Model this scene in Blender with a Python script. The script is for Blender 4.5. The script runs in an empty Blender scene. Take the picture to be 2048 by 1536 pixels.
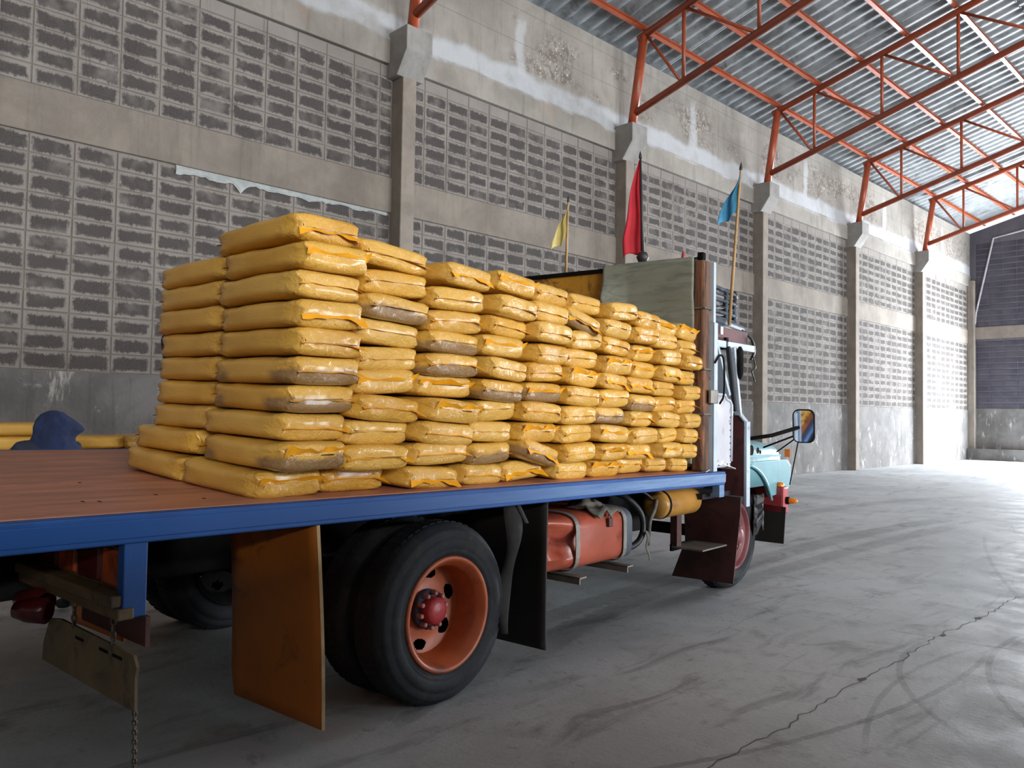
import bpy, bmesh, math, random
from mathutils import Vector, Matrix, noise as mn
R = math.radians
scn = bpy.context.scene
C = scn.collection
rnd = random.Random(7)

# ------------------------------------------------------------------ camera, world, lights, exposure
CAM_Z = 1.4
cd = bpy.data.cameras.new('camera'); cam = bpy.data.objects.new('camera', cd); C.objects.link(cam)
cd.sensor_width = 36.0; cd.lens = 1600 / 2048 * 36; cd.clip_end = 200
cr = Vector((0.6972, 0.7167, 0.0161)); cdn = Vector((-0.0158, 0.0374, -0.9992)); cf = Vector((-0.7167, 0.6964, 0.0374))
cam.matrix_world = Matrix(((cr.x, -cdn.x, -cf.x, 0), (cr.y, -cdn.y, -cf.y, 0), (cr.z, -cdn.z, -cf.z, CAM_Z), (0, 0, 0, 1)))
scn.camera = cam
w = bpy.data.worlds.new('world'); scn.world = w; w.use_nodes = True
bg = w.node_tree.nodes['Background']; bg.inputs[0].default_value = (0.75, 0.87, 1.0, 1); bg.inputs[1].default_value = 1.2
vs = scn.view_settings; vs.view_transform = 'Standard'; vs.look = 'None'; vs.gamma = 1.0; vs.use_curve_mapping = False
vs.exposure = 0.3
cy = scn.cycles; cy.max_bounces = 5; cy.diffuse_bounces = 3; cy.glossy_bounces = 2; cy.transmission_bounces = 3; cy.caustics_reflective = False; cy.caustics_refractive = False; cy.use_adaptive_sampling = True; cy.adaptive_threshold = .05; cy.use_light_tree = False; cy.use_denoising = True; cy.sample_clamp_indirect = 6.0

def daylight(name, loc, to, sx, sy, power, col):
    """area lamp facing in from an opening, as big as the opening"""
    l = bpy.data.lights.new(name, 'AREA'); l.shape = 'RECTANGLE'; l.size = sx; l.size_y = sy; l.energy = power; l.color = col
    o = bpy.data.objects.new(name, l); C.objects.link(o); o.location = loc
    o.rotation_euler = (Vector(to) - Vector(loc)).to_track_quat('-Z', 'Y').to_euler()
    return o
YB = 32.9                                  # far wall
XR = 20.5                                  # right wall
YN = -14.0                                 # wall behind the camera
daylight('daylight_far_door', (-4.6, YB - .02, 2.4), (-4.6, 0, 2.4), 4.6, 4.6, 4800, (0.87, 0.93, 1.0))
daylight('daylight_side_door', (XR - .02, 12.5, 2.6), (0, 12.5, 2.6), 9.0, 5.0, 3600, (0.94, 0.97, 1.0))
daylight('daylight_side_door_far', (XR - .02, 24.0, 2.6), (0, 24.0, 2.6), 7.0, 5.0, 1700, (0.88, 0.94, 1.0))
daylight('daylight_clerestory', (XR - .02, -5.6, 6.7), (0, -5.6, 3.6), 13.6, 2.4, 3300, (1.0, 0.98, 0.95))  # added fill lamp in a made-up clerestory, brightens the rear faces of the sacks

# ------------------------------------------------------------------ materials
def lin(c):
    f = lambda v: (v / 255 / 12.92) if v / 255 <= .04045 else ((v / 255 + .055) / 1.055) ** 2.4
    return tuple(f(v) for v in c) + (1.0,)
class NT:
    def __init__(s, name):
        s.m = bpy.data.materials.new(name); s.m.use_nodes = True; s.t = s.m.node_tree; s.n = s.t.nodes
        s.b = s.n['Principled BSDF']
    def new(s, typ, **kw):
        n = s.n.new(typ)
        for k, v in kw.items(): setattr(n, k, v)
        return n
    def L(s, a, b): s.t.links.new(a, b)
    def put(s, sock, v):
        if isinstance(v, bpy.types.NodeSocket): s.L(v, sock)
        else: sock.default_value = v
    def math(s, op, a, b=0.0, c=None, clamp=False):
        n = s.new('ShaderNodeMath', operation=op, use_clamp=clamp); s.put(n.inputs[0], a); s.put(n.inputs[1], b)
        if c is not None: s.put(n.inputs[2], c)
        return n.outputs[0]
    def noise(s, vec, scale, detail=4, rough=.55, dist=0.0):
        n = s.new('ShaderNodeTexNoise'); n.inputs['Scale'].default_value = scale; n.inputs['Detail'].default_value = detail
        n.inputs['Roughness'].default_value = rough; n.inputs['Distortion'].default_value = dist
        if vec is not None: s.L(vec, n.inputs['Vector'])
        return n.outputs['Fac']
    def ramp(s, fac, a, b, lo=0.0, hi=1.0):
        n = s.new('ShaderNodeMapRange'); n.interpolation_type = 'SMOOTHSTEP'
        s.put(n.inputs[0], fac); n.inputs[1].default_value = a; n.inputs[2].default_value = b; n.inputs[3].default_value = lo; n.inputs[4].default_value = hi
        return n.outputs[0]
    def mix(s, fac, a, b, mode='MIX'):
        n = s.new('ShaderNodeMix', data_type='RGBA', blend_type=mode)
        s.put(n.inputs[0], fac); s.put(n.inputs[6], a); s.put(n.inputs[7], b)
        return n.outputs[2]
    def pos(s): return s.new('ShaderNodeNewGeometry').outputs['Position']
    def obj(s): return s.new('ShaderNodeTexCoord').outputs['Object']
    def scaled(s, vec, sc):
        n = s.new('ShaderNodeMapping'); n.inputs['Scale'].default_value = sc; s.L(vec, n.inputs['Vector']); return n.outputs[0]
    def xyz(s, vec):
        n = s.new('ShaderNodeSeparateXYZ'); s.L(vec, n.inputs[0]); return n.outputs
    def bump(s, h, strength, dist=.01):
        n = s.new('ShaderNodeBump'); n.inputs['Strength'].default_value = strength; n.inputs['Distance'].default_value = dist
        s.L(h, n.inputs['Height']); s.L(n.outputs[0], s.b.inputs['Normal'])
    def done(s, col, rough, metal=0.0, spec=.5):
        s.put(s.b.inputs['Base Color'], col); s.put(s.b.inputs['Roughness'], rough); s.put(s.b.inputs['Metallic'], metal)
        s.b.inputs['Specular IOR Level'].default_value = spec
        return s.m

def plain(name, col, rough=.6, var=.25, scale=6.0, metal=0.0, dirt=None, damt=.5, dscale=5.0, bump=.1, stretch=(1, 1, 1), local=True, spec=.5, bscale=40):
    t = NT(name); p = t.scaled(t.obj() if local else t.pos(), stretch)
    c = lin(col); n = t.noise(p, scale, 5, .6)
    lo = tuple(v * (1 - var) for v in c[:3]) + (1,); hi = tuple(min(1, v * (1 + var)) for v in c[:3]) + (1,)
    out = t.mix(t.ramp(n, .3, .7), lo, hi)
    if dirt:
        d = t.ramp(t.noise(p, dscale, 8, .7, .6), 1 - damt - .12, 1 - damt + .06)
        out = t.mix(d, out, lin(dirt))
    if bump: t.bump(t.noise(p, bscale, 4), bump)
    return t.done(out, rough, metal, spec)

def mat_block(name, patchy=True):
    """hollow concrete block: dark face, pale mortar smeared raggedly in from the joints"""
    t = NT(name); p = t.pos(); uv = t.new('ShaderNodeUVMap').outputs[0]; u = t.xyz(uv)
    ox = t.math('SUBTRACT', .5, t.math('ABSOLUTE', t.math('SUBTRACT', u[0], .5)))
    oz = t.math('SUBTRACT', .5, t.math('ABSOLUTE', t.math('SUBTRACT', u[1], .5)))
    ox = t.math('MULTIPLY', ox, .43); oz = t.math('MULTIPLY', oz, .207)
    n = t.noise(p, 17, 6, .7, .5); n2 = t.noise(p, 3.1, 3); drip = t.noise(t.scaled(p, (1, 9, 1.6)), 7, 3, .6)
    jit = t.math('ADD', t.math('MULTIPLY', t.math('SUBTRACT', n, .5), .085), t.math('MULTIPLY', t.math('SUBTRACT', drip, .5), .05))
    jit = t.math('ADD', jit, t.math('MULTIPLY', t.math('SUBTRACT', n2, .5), .085))
    mx = t.ramp(t.math('ADD', ox, jit), .016, .056); mz = t.ramp(t.math('ADD', oz, jit), .020, .052)
    mask = t.math('MULTIPLY', t.math('MULTIPLY', mx, mz), t.ramp(t.noise(p, 2.7, 3, .6), .25, .5, .45, 1.0))
    bl = t.noise(p, 1.9, 2); fine = t.noise(p, 120, 2)
    dark = t.mix(bl, lin((58, 55, 55)), lin((80, 76, 74))); dark = t.mix(t.ramp(fine, .3, .8, 0, .35), dark, lin((112, 106, 102)))
    light = t.mix(t.noise(p, 2.3, 4), lin((118, 112, 107)), lin((148, 142, 136)))
    col = t.mix(mask if patchy else .0, light, dark)
    streak = t.ramp(t.noise(t.scaled(p, (1, 14, .5)), 1.0, 4, .7), .62, .75, 0, .45)
    col = t.mix(streak, col, lin((88, 80, 76)))
    t.bump(t.noise(p, 60, 4), .25)
    return t.done(col, .92, 0, .2)

def mat_concrete(name, a, b, stains=(86, 80, 76), scale=1.2, pale=None, streak=.4, patch=None):
    t = NT(name); p = t.pos()
    col = t.mix(t.ramp(t.noise(p, scale, 8, .65, .3), .3, .7), lin(a), lin(b))
    if streak:
        s = t.ramp(t.noise(t.scaled(p, (5, 5, .35)), 1.6, 6, .7), .5, .75, 0, streak); col = t.mix(s, col, lin(stains))
    if pale:
        s = t.ramp(t.noise(t.scaled(p, (2.2, 2.2, 1)), 1.7, 9, .72, .5), .56, .66, 0, .8); col = t.mix(s, col, lin(pale))
    if patch: col = patch(t, p, col)
    t.bump(t.noise(p, 25, 6, .7), .35, .02)
    return t.done(col, .9, 0, .25)

def upper_patch(t, p, col):
    x = t.xyz(p); n = t.noise(p, 1.3, 5, .6); z = t.math('ADD', x[2], t.math('MULTIPLY', t.math('SUBTRACT', n, .5), .35))
    band = t.math('MULTIPLY', t.ramp(z, 6.74, 6.84), t.math('SUBTRACT', 1.0, t.ramp(z, 7.08, 7.22)))
    # mould-dark, flaking patches
    b = t.ramp(t.noise(t.scaled(p, (1, .55, .8)), 1.1, 3, .5), .46, .56)
    hi = t.math('MULTIPLY', b, t.ramp(t.noise(p, 7, 7, .75, .6), .45, .56, 0, .8))
    zone = t.math('MULTIPLY', t.ramp(x[2], 7.1, 7.3), t.math('SUBTRACT', 1.0, t.ramp(x[2], 7.85, 8.15)))
    col = t.mix(t.math('MULTIPLY', hi, zone), col, lin((104, 94, 86)))
    fl = t.math('MULTIPLY', t.math('MULTIPLY', b, zone), t.ramp(t.noise(p, 20, 5, .7), .58, .64, 0, .85)); col = t.mix(fl, col, lin((214, 206, 196)))
    col = t.mix(t.math('MULTIPLY', band, t.ramp(t.noise(p, 2.4, 5, .7), .3, .6, .45, .85)), col, lin((180, 183, 187)))
    fy = t.math('FRACT', t.math('DIVIDE', t.math('SUBTRACT', t.math('ADD', x[1], t.math('MULTIPLY', t.math('SUBTRACT', n, .5), .5)), 1.64), 5.17))
    st = t.ramp(t.math('ABSOLUTE', t.math('SUBTRACT', fy, .47)), .012, .034, .6, 0)          # pale repair down the middle of each panel
    col = t.mix(t.math('MULTIPLY', t.math('MULTIPLY', st, t.ramp(x[2], 7.0, 7.2)), t.ramp(x[2], 7.9, 8.2, 1, 0)), col, lin((186, 188, 190)))
    # thin board-mark joints left in the cast concrete
    for zz in (7.62, 8.18):
        l = t.math('LESS_THAN', t.math('ABSOLUTE', t.math('SUBTRACT', x[2], zz)), .006); col = t.mix(t.math('MULTIPLY', l, .45), col, lin((90, 85, 80)))
    rust = t.ramp(t.noise(t.scaled(p, (1, 1.2, .6)), .9, 4), .6, .72, 0, .5); low = t.math('SUBTRACT', 1.0, t.ramp(x[2], 6.65, 6.8))
    return t.mix(t.math('MULTIPLY', rust, low), col, lin((170, 128, 92)))

FLOOR_ARCS = [  # centre x, y, radius, middle of the mark x, y, reach, width, strength   (tyre scuffs)
    (21.53, 9.50, 25.59, -4.06, 9.33, 3.6, .30, .34), (44.99, 9.13, 48.62, -3.62, 8.33, 3.9, .24, .30), (7.18, 12.19, 12.69, -5.43, 13.60, 3.4, .30, .25),
    (-6.88, 4.86, 5.43, -1.56, 3.77, 1.9, .035, .36), (-.04, 5.37, 1.80, -1.70, 4.68, 1.0, .035, .30), (1.05, 5.81, 2.53, -1.40, 5.17, 1.1, .035, .34),
    (1.56, 4.76, 3.23, -1.66, 4.51, 1.1, .03, .28), (22.39, 17.63, 26.25, -2.34, 8.82, 2.7, .04, .26), (4.61, 4.79, 6.16, -1.46, 5.86, .5, .03, .25),
    (5.81, 6.85, 9.72, -3.76, 5.20, 2.0, .20, .30), (27.19, 8.57, 31.33, -3.99, 5.51, 1.9, .22, .34), (14.0, 11.0, 16.2, -2.2, 10.2, 3.5, .14, .18)]
def mat_floor():
    t = NT('floor_concrete'); p = t.pos(); x = t.xyz(p)
    col = t.mix(t.ramp(t.noise(p, .55, 6, .6), .35, .65), lin((166, 170, 171)), lin((192, 196, 197)))
    col = t.mix(t.ramp(t.noise(p, 2.6, 8, .7, .4), .52, .74, 0, .75), col, lin((122, 121, 118)))
    col = t.mix(t.ramp(t.noise(p, 9, 8, .75, .5), .55, .72, 0, .6), col, lin((116, 115, 113)))
    col = t.mix(t.ramp(t.noise(t.scaled(p, (3.2, .8, 1)), 1.4, 5, .65, .8), .52, .72, 0, .6), col, lin((108, 108, 110)))
    wob = t.noise(p, 1.7, 2); edge = t.noise(p, 16, 4, .7); tread = t.noise(p, 45, 3)
    for cx, cy, r, mx, my, reach, wd, st in FLOOR_ARCS:
        dx = t.math('SUBTRACT', x[0], cx); dy = t.math('SUBTRACT', x[1], cy)
        d = t.math('SQRT', t.math('ADD', t.math('MULTIPLY', dx, dx), t.math('MULTIPLY', dy, dy)))
        d = t.math('ABSOLUTE', t.math('SUBTRACT', d, r))
        d = t.math('ADD', d, t.math('MULTIPLY', t.math('SUBTRACT', edge, .5), wd * .8))
        m = t.ramp(d, wd * .35, wd * .62, 1, 0)
        ex = t.math('SUBTRACT', x[0], mx); ey = t.math('SUBTRACT', x[1], my)
        e = t.math('SQRT', t.math('ADD', t.math('MULTIPLY', ex, ex), t.math('MULTIPLY', ey, ey)))
        m = t.math('MULTIPLY', m, t.ramp(e, reach * .7, reach, 1, 0))
        m = t.math('MULTIPLY', t.math('MULTIPLY', m, st), t.ramp(t.math('ADD', wob, t.math('MULTIPLY', tread, .4)), .35, .85, .55, 1.15))
        col = t.mix(m, col, lin((58, 56, 57)))
    h = t.noise(p, 30, 6, .7)
    t.bump(h, .18, .01)
    return t.done(col, t.ramp(t.noise(p, 3, 4), .3, .7, .55, .8), 0, .4)

def mat_sack(name, dusty):
    """glossy yellow film over powder: creased, brighter where it is pulled tight"""
    t = NT(name); p = t.obj(); oi = t.new('ShaderNodeObjectInfo').outputs['Random']; x = t.xyz(p)
    off = t.new('ShaderNodeVectorMath', operation='ADD'); t.L(p, off.inputs[0])
    cmb = t.new('ShaderNodeCombineXYZ'); sc = t.math('MULTIPLY', oi, 37.0); t.L(sc, cmb.inputs[0]); t.L(sc, cmb.inputs[1]); t.L(cmb.outputs[0], off.inputs[1]); q = off.outputs[0]
    col = t.mix(t.ramp(t.noise(q, 3.0, 4), .3, .7), lin((204, 150, 50)), lin((224, 174, 74)))
    col = t.mix(t.ramp(oi, 0, 1, 0, .4), col, lin((222, 182, 98)))
    if dusty:
        lowm = t.math('ADD', x[2], t.math('MULTIPLY', t.math('SUBTRACT', t.noise(q, 9, 5), .5), .09))
        endm = t.ramp(t.math('ABSOLUTE', x[0]), .12, .2)
        d = t.math('MULTIPLY', t.ramp(lowm, .045, .075, .82, 0), endm); col = t.mix(d, col, lin((126, 98, 72)))
    else:
        d = t.ramp(t.noise(q, 6, 6, .7), .66, .8, 0, .35); col = t.mix(d, col, lin((150, 108, 52)))
    cre = t.noise(t.scaled(q, (1.0, 2.2, 2.2)), 16, 5, .6, 1.2); fine = t.noise(q, 210, 2)
    near_end = t.ramp(t.math('ABSOLUTE', x[0]), .17, .28, .25, 1.0)
    h = t.math('ADD', t.math('MULTIPLY', cre, near_end), t.math('MULTIPLY', fine, .05))
    t.bump(h, .55, .02)
    t.b.inputs['Coat Weight'].default_value = .55; t.b.inputs['Coat Roughness'].default_value = .16
    return t.done(col, t.ramp(near_end, .2, 1, .5, .3), 0, .5)

M = {}
M['block'] = mat_block('concrete_block'); M['block_smeared'] = mat_block('mortar_smeared_block', False)
M['mortar'] = plain('mortar_joint', (122, 115, 108), .95, .2, 4, local=False, spec=.1)
M['beam'] = mat_concrete('beam_concrete', (118, 110, 102), (140, 132, 122), (90, 83, 78), 1.4)
M['dado'] = mat_concrete('dado_concrete', (94, 92, 90), (120, 117, 115), (74, 72, 71), 1.6, (178, 175, 172), .5)
M['upper'] = mat_concrete('upper_wall_concrete', (130, 125, 118), (156, 151, 143), (100, 94, 88), .9, None, .45, upper_patch)
M['column'] = mat_concrete('column_concrete', (126, 118, 109), (146, 137, 127), (104, 96, 90), 2.2)
M['corbel'] = mat_concrete('corbel_concrete', (130, 127, 123), (152, 149, 145), (98, 94, 90), 2.0)
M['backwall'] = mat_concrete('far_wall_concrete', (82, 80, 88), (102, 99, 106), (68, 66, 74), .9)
M['floor'] = mat_floor()
M['crack'] = plain('crack_dark', (84, 83, 82), .95, .2, 9, local=False)
M['sheet'] = plain('roof_sheet_cement', (132, 136, 138), .55, .22, 2.2, dirt=(98, 99, 99), damt=.4, dscale=1.6, local=False, spec=.4, bump=.05)
M['red_steel'] = plain('red_oxide_steel', (162, 75, 44), .38, .16, 3, dirt=(128, 58, 44), damt=.33, local=False, bump=.03, spec=.6)
M['purlin'] = plain('red_oxide_purlin', (172, 86, 56), .28, .12, 3, dirt=(140, 66, 52), damt=.33, local=False, bump=.02, spec=.7)
M['sack'] = mat_sack('sack_film', False); M['sack_dusty'] = mat_sack('sack_film_dusty', True)
M['sack_welt'] = plain('sack_welt_film', (220, 166, 66), .3, .1, 8, bump=.2, spec=.5)
M['sack_fin'] = plain('sack_seam_film', (238, 164, 30), .35, .12, 8, bump=.2, spec=.5)
M['blue'] = plain('blue_paint', (8, 72, 142), .5, .14, 2.0, dirt=(96, 70, 58), damt=.27, dscale=7, bump=.05, stretch=(1, 3, 1))
bw = NT('blue_paint_worn_lit'); bp = bw.obj(); bx_ = bw.xyz(bp); bn_ = bw.noise(bw.scaled(bp, (1, 1.2, 22)), 1.6, 6, .7)
bm = bw.math('MULTIPLY', bw.ramp(bx_[1], 1.6, 5.2), bw.ramp(bn_, .25, .7, .45, 1.0)); M['blue_worn_lit'] = bw.done(bw.mix(bm, lin((8, 72, 142)), lin((120, 152, 190))), .48)   # scuffed paint, with the brighter light towards the cab painted in as paler blue
M['deck'] = plain('deck_board', (192, 128, 100), .45, .2, 3.0, dirt=(156, 102, 82), damt=.4, dscale=2.2, bump=.05, stretch=(3, .5, 1), bscale=14)
M['black_steel'] = plain('chassis_black', (15, 15, 16), .85, .3, 5, dirt=(28, 25, 23), damt=.4, spec=.2)
M['tyre'] = plain('tyre_rubber', (32, 35, 40), .72, .3, 7, dirt=(50, 49, 48), damt=.38, dscale=4, bump=.2, spec=.3)
M['rim'] = plain('rim_orange', (180, 88, 48), .42, .15, 6, dirt=(120, 62, 44), damt=.36, bump=.05)
M['hub_red'] = plain('hub_cap_red', (176, 58, 62), .4, .15, 12, bump=.2)
M['maroon_rim'] = plain('rim_maroon', (120, 62, 64), .5, .2, 8)
M['hub_blue'] = plain('hub_flange_blue', (52, 70, 96), .6, .3, 14, dirt=(40, 36, 36), damt=.45)
M['nut'] = plain('wheel_nut_pink', (176, 120, 116), .5, .2, 10)
M['orange_flap'] = plain('mud_flap_orange', (188, 104, 26), .5, .14, 2.2, dirt=(140, 74, 26), damt=.34, bump=.05)
M['flap_edge'] = plain('mud_flap_edge', (196, 164, 120), .6)
M['black_flap'] = plain('mud_flap_black', (40, 34, 32), .75, .2, 4)
M['maroon_flap'] = plain('mud_flap_maroon', (84, 48, 46), .6, .25, 3, dirt=(56, 38, 36), damt=.4)
M['tank_red'] = plain('tank_red_oxide', (172, 84, 62), .33, .14, 3, dirt=(120, 52, 42), damt=.36, bump=.06)
M['tank_grey'] = plain('tank_end_grey', (86, 94, 104), .4, .15, 5)
M['strap'] = plain('strap_grey', (140, 136, 130), .5, .2, 9, metal=.3)
M['ochre'] = plain('ochre_enamel', (190, 138, 66), .3, .12, 4, dirt=(150, 98, 44), damt=.32)
M['rag'] = plain('grey_rag', (110, 106, 98), .9, .3, 12)
M['dark_rag'] = plain('dark_rag', (38, 36, 35), .9, .3, 12)
M['hose'] = plain('hose_black', (30, 30, 34), .5, .2, 8)
M['wood_brown'] = plain('weathered_wood', (110, 78, 58), .8, .25, 2.5, dirt=(66, 50, 42), damt=.45, stretch=(.5, 4, 4), bump=.3)
M['wood_post'] = plain('post_wood', (124, 84, 60), .8, .25, 3, dirt=(70, 52, 44), damt=.45, stretch=(4, 4, .5), bump=.3)
M['wood_yellow'] = plain('yellow_painted_wood', (206, 146, 44), .6, .15, 3, dirt=(104, 70, 44), damt=.4, dscale=6, bump=.2)
M['canvas'] = plain('green_grey_canvas', (150, 155, 140), .85, .12, 1.6, dirt=(128, 132, 122), damt=.42, bump=.35, bscale=90, stretch=(.5, 1, 3))
M['pale_steel'] = plain('pale_blue_steel', (186, 200, 214), .4, .1, 4, dirt=(72, 62, 62), damt=.3, dscale=14, bump=.08)
M['door_white'] = plain('door_panel_worn_white', (206, 206, 214), .35, .1, 3, dirt=(126, 92, 100), damt=.37, dscale=3.2, bump=.08, stretch=(1, 1, .7))
M['maroon'] = plain('maroon_paint', (92, 48, 48), .55, .25, 4, dirt=(52, 36, 38), damt=.4)
M['cab_dark'] = plain('cab_lining_dark', (38, 38, 44), .8, .25, 5)
M['rack'] = plain('rack_steel_grey', (78, 88, 100), .6, .2, 6, dirt=(44, 46, 52), damt=.45, spec=.3)
M['sky_blue'] = plain('bonnet_light_blue', (116, 166, 176), .38, .1, 3, dirt=(70, 84, 88), damt=.3, dscale=6, bump=.05)
M['bumper'] = plain('bumper_red', (176, 62, 66), .45, .15, 5)
M['amber'] = plain('amber_lens', (244, 132, 30), .2, .1, 8, bump=.1)
M['lens_red'] = plain('tail_lens_red', (92, 24, 28), .25, .2, 8, dirt=(70, 30, 28), damt=.4)
M['lens_orange'] = plain('tail_lens_orange', (178, 78, 34), .3, .2, 8, dirt=(110, 52, 30), damt=.4)
M['grey_board'] = plain('drab_steel_board', (122, 106, 78), .7, .2, 4, dirt=(86, 74, 56), damt=.42)
M['brown_steel'] = plain('brown_steel', (104, 84, 56), .7, .2, 5, dirt=(74, 60, 46), damt=.42)
M['chain'] = plain('chain_steel', (104, 96, 84), .5, .2, 20, metal=.6)
M['mirror'] = plain('mirror_glass', (220, 226, 232), .04, .0, 3, metal=1.0, bump=0)
M['glass'] = None
g = NT('windscreen_glass'); g.b.inputs['Transmission Weight'].default_value = 1.0; g.b.inputs['IOR'].default_value = 1.45
M['glass'] = g.done((.8, .9, .92, 1), .05)
M['flag_yellow'] = plain('flag_pale_yellow', (222, 208, 134), .9, .08, 6, bump=.1)
M['flag_red'] = plain('flag_red', (206, 52, 66), .85, .1, 5, bump=.1)
M['flag_blue'] = plain('flag_blue', (74, 150, 190), .85, .08, 6, bump=.1)
M['bamboo'] = plain('bamboo', (178, 142, 92), .6, .2, 8, dirt=(116, 88, 58), damt=.35)
M['dark_pole'] = plain('dark_flag_pole', (52, 44, 48), .5, .2, 8)
M['navy'] = plain('navy_cloth', (36, 50, 86), .9, .25, 10, bump=.4)
M['jacket'] = plain('dark_blue_jacket', (48, 54, 70), .9, .2, 8, bump=.3)
M['skin'] = plain('skin', (134, 92, 68), .55, .08, 10)
M['trouser'] = plain('dark_trousers', (44, 44, 52), .9, .2, 8)
M['foam'] = plain('white_plastic_film', (228, 230, 232), .5, .06, 9, bump=.4)
M['paper'] = plain('white_paper', (235, 238, 240), .8, .03, 9)
M['pale_pipe'] = plain('pale_plaster_line', (176, 174, 176), .8, .12, 3, local=False)
M['outdoor'] = plain('door_steel', (120, 126, 130), .6, .15, 3, local=False)

# ------------------------------------------------------------------ mesh helpers
def V(*a): return Vector(a)
class MB:
    def __init__(s): s.v = []; s.f = []; s.uv = {}
    def add(s, vs, fs):
        o = len(s.v); s.v += [Vector(v) for v in vs]; s.f += [tuple(i + o for i in f) for f in fs]; return o
    def box(s, x0, x1, y0, y1, z0, z1):
        s.add([(x0, y0, z0), (x1, y0, z0), (x1, y1, z0), (x0, y1, z0), (x0, y0, z1), (x1, y0, z1), (x1, y1, z1), (x0, y1, z1)],
              [(0, 3, 2, 1), (4, 5, 6, 7), (0, 1, 5, 4), (1, 2, 6, 5), (2, 3, 7, 6), (3, 0, 4, 7)]); return s
    def prism(s, poly, ax, a, b):
        """extrude a polygon: ax 'x' -> poly is (y,z), 'y' -> (x,z), 'z' -> (x,y)"""
        n = len(poly); mk = {'x': lambda p, t: (t, p[0], p[1]), 'y': lambda p, t: (p[0], t, p[1]), 'z': lambda p, t: (p[0], p[1], t)}[ax]
        s.add([mk(p, a) for p in poly] + [mk(p, b) for p in poly], [tuple(range(n)), tuple(range(2 * n - 1, n - 1, -1))] + [(i, n + i, n + (i + 1) % n, (i + 1) % n) for i in range(n)]); return s
    def bar(s, p, q, wd, ht, up=(0, 0, 1)):
        p, q = Vector(p), Vector(q); d = (q - p).normalized(); x = d.cross(Vector(up)).normalized(); z = x.cross(d)
        vs = []
        for c in (p, q):
            for a, b in ((-1, -1), (1, -1), (1, 1), (-1, 1)): vs.append(c + x * a * wd / 2 + z * b * ht / 2)
        s.add(vs, [(3, 2, 1, 0), (4, 5, 6, 7)] + [(i, (i + 1) % 4, 4 + (i + 1) % 4, 4 + i) for i in range(4)]); return s
    def tube(s, pts, r, n=10, closed=False):
        pts = [Vector(p) for p in pts]; m = len(pts); rr = r if isinstance(r, (list, tuple)) else [r] * m
        prev = None; rings = []
        for i, p in enumerate(pts):
            a = pts[(i - 1) % m] if closed or i > 0 else p; b = pts[(i + 1) % m] if closed or i < m - 1 else p
            d = (b - a).normalized()
            if prev is None: x = d.orthogonal().normalized()
            else: x = (prev - d * prev.dot(d)).normalized()
            prev = x; y = d.cross(x)
            rings.append(s.add([p + (x * math.cos(2 * math.pi * k / n) + y * math.sin(2 * math.pi * k / n)) * rr[i] for k in range(n)], []))
        for i in range(m if closed else m - 1):
            a, b = rings[i], rings[(i + 1) % m]
            s.f += [(a + k, a + (k + 1) % n, b + (k + 1) % n, b + k) for k in range(n)]
        if not closed:
            s.f.append(tuple(rings[0] + k for k in range(n - 1, -1, -1))); s.f.append(tuple(rings[-1] + k for k in range(n)))
        return s
    def lathe(s, prof, c, ax, n=40, cap0=False, cap1=False):
        """prof: list of (radius, height along ax)"""
        c = Vector(c); ax = Vector(ax).normalized(); x = ax.orthogonal().normalized(); y = ax.cross(x); rings = []
        for r, h in prof: rings.append(s.add([c + ax * h + (x * math.cos(2 * math.pi * k / n) + y * math.sin(2 * math.pi * k / n)) * r for k in range(n)], []))
        for a, b in zip(rings, rings[1:]): s.f += [(a + k, a + (k + 1) % n, b + (k + 1) % n, b + k) for k in range(n)]
        if cap0: s.f.append(tuple(rings[0] + k for k in range(n - 1, -1, -1)))
        if cap1: s.f.append(tuple(rings[-1] + k for k in range(n)))
        return s
    def grid(s, nu, nv, fn, flip=False):
        o = s.add([fn(i / nu, j / nv) for j in range(nv + 1) for i in range(nu + 1)], [])
        for j in range(nv):
            for i in range(nu):
                q = (o + j * (nu + 1) + i, o + j * (nu + 1) + i + 1, o + (j + 1) * (nu + 1) + i + 1, o + (j + 1) * (nu + 1) + i)
                s.f.append(q[::-1] if flip else q)
        return s
    def xf(s, m):
        s.v = [m @ v for v in s.v]; return s
    def mesh(s, name, mat, smooth=False):
        me = bpy.data.meshes.new(name); me.from_pydata([tuple(v) for v in s.v], [], s.f); me.update()
        if mat: me.materials.append(mat)
        if smooth: me.polygons.foreach_set('use_smooth', [True] * len(me.polygons))
        return me
    def build(s, name, mat, parent=None, smooth=False, bevel=0, solid=0, fix=False, label=None, sub=0, autos=None):
        me = s.mesh(name, M[mat] if isinstance(mat, str) else mat, smooth)
        if fix:
            b = bmesh.new(); b.from_mesh(me); bmesh.ops.remove_doubles(b, verts=b.verts, dist=1e-5); bmesh.ops.recalc_face_normals(b, faces=b.faces); b.to_mesh(me); b.free()
        o = bpy.data.objects.new(name, me); C.objects.link(o)
        if parent: o.parent = parent
        if solid: m = o.modifiers.new('thick', 'SOLIDIFY'); m.thickness = solid; m.offset = 0
        if bevel: m = o.modifiers.new('bevel', 'BEVEL'); m.width = bevel; m.segments = 2; m.limit_method = 'ANGLE'
        if sub: m = o.modifiers.new('sub', 'SUBSURF'); m.levels = sub; m.render_levels = sub
        if autos:
            me.set_sharp_from_angle(angle=R(autos))
        if label: o['label'] = label
        return o
def B(*a): return MB().box(*a)
def empty(name, loc=(0, 0, 0), rz=0.0):
    o = bpy.data.objects.new(name, None); C.objects.link(o); o.location = loc; o.rotation_euler = (0, 0, rz); o.empty_display_size = .1; return o
def tag(o, label, cat, group=None):
    o['label'] = label; o['category'] = cat
    if group: o['group'] = group
    return o
def struct(o): o['kind'] = 'structure'; return o
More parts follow.
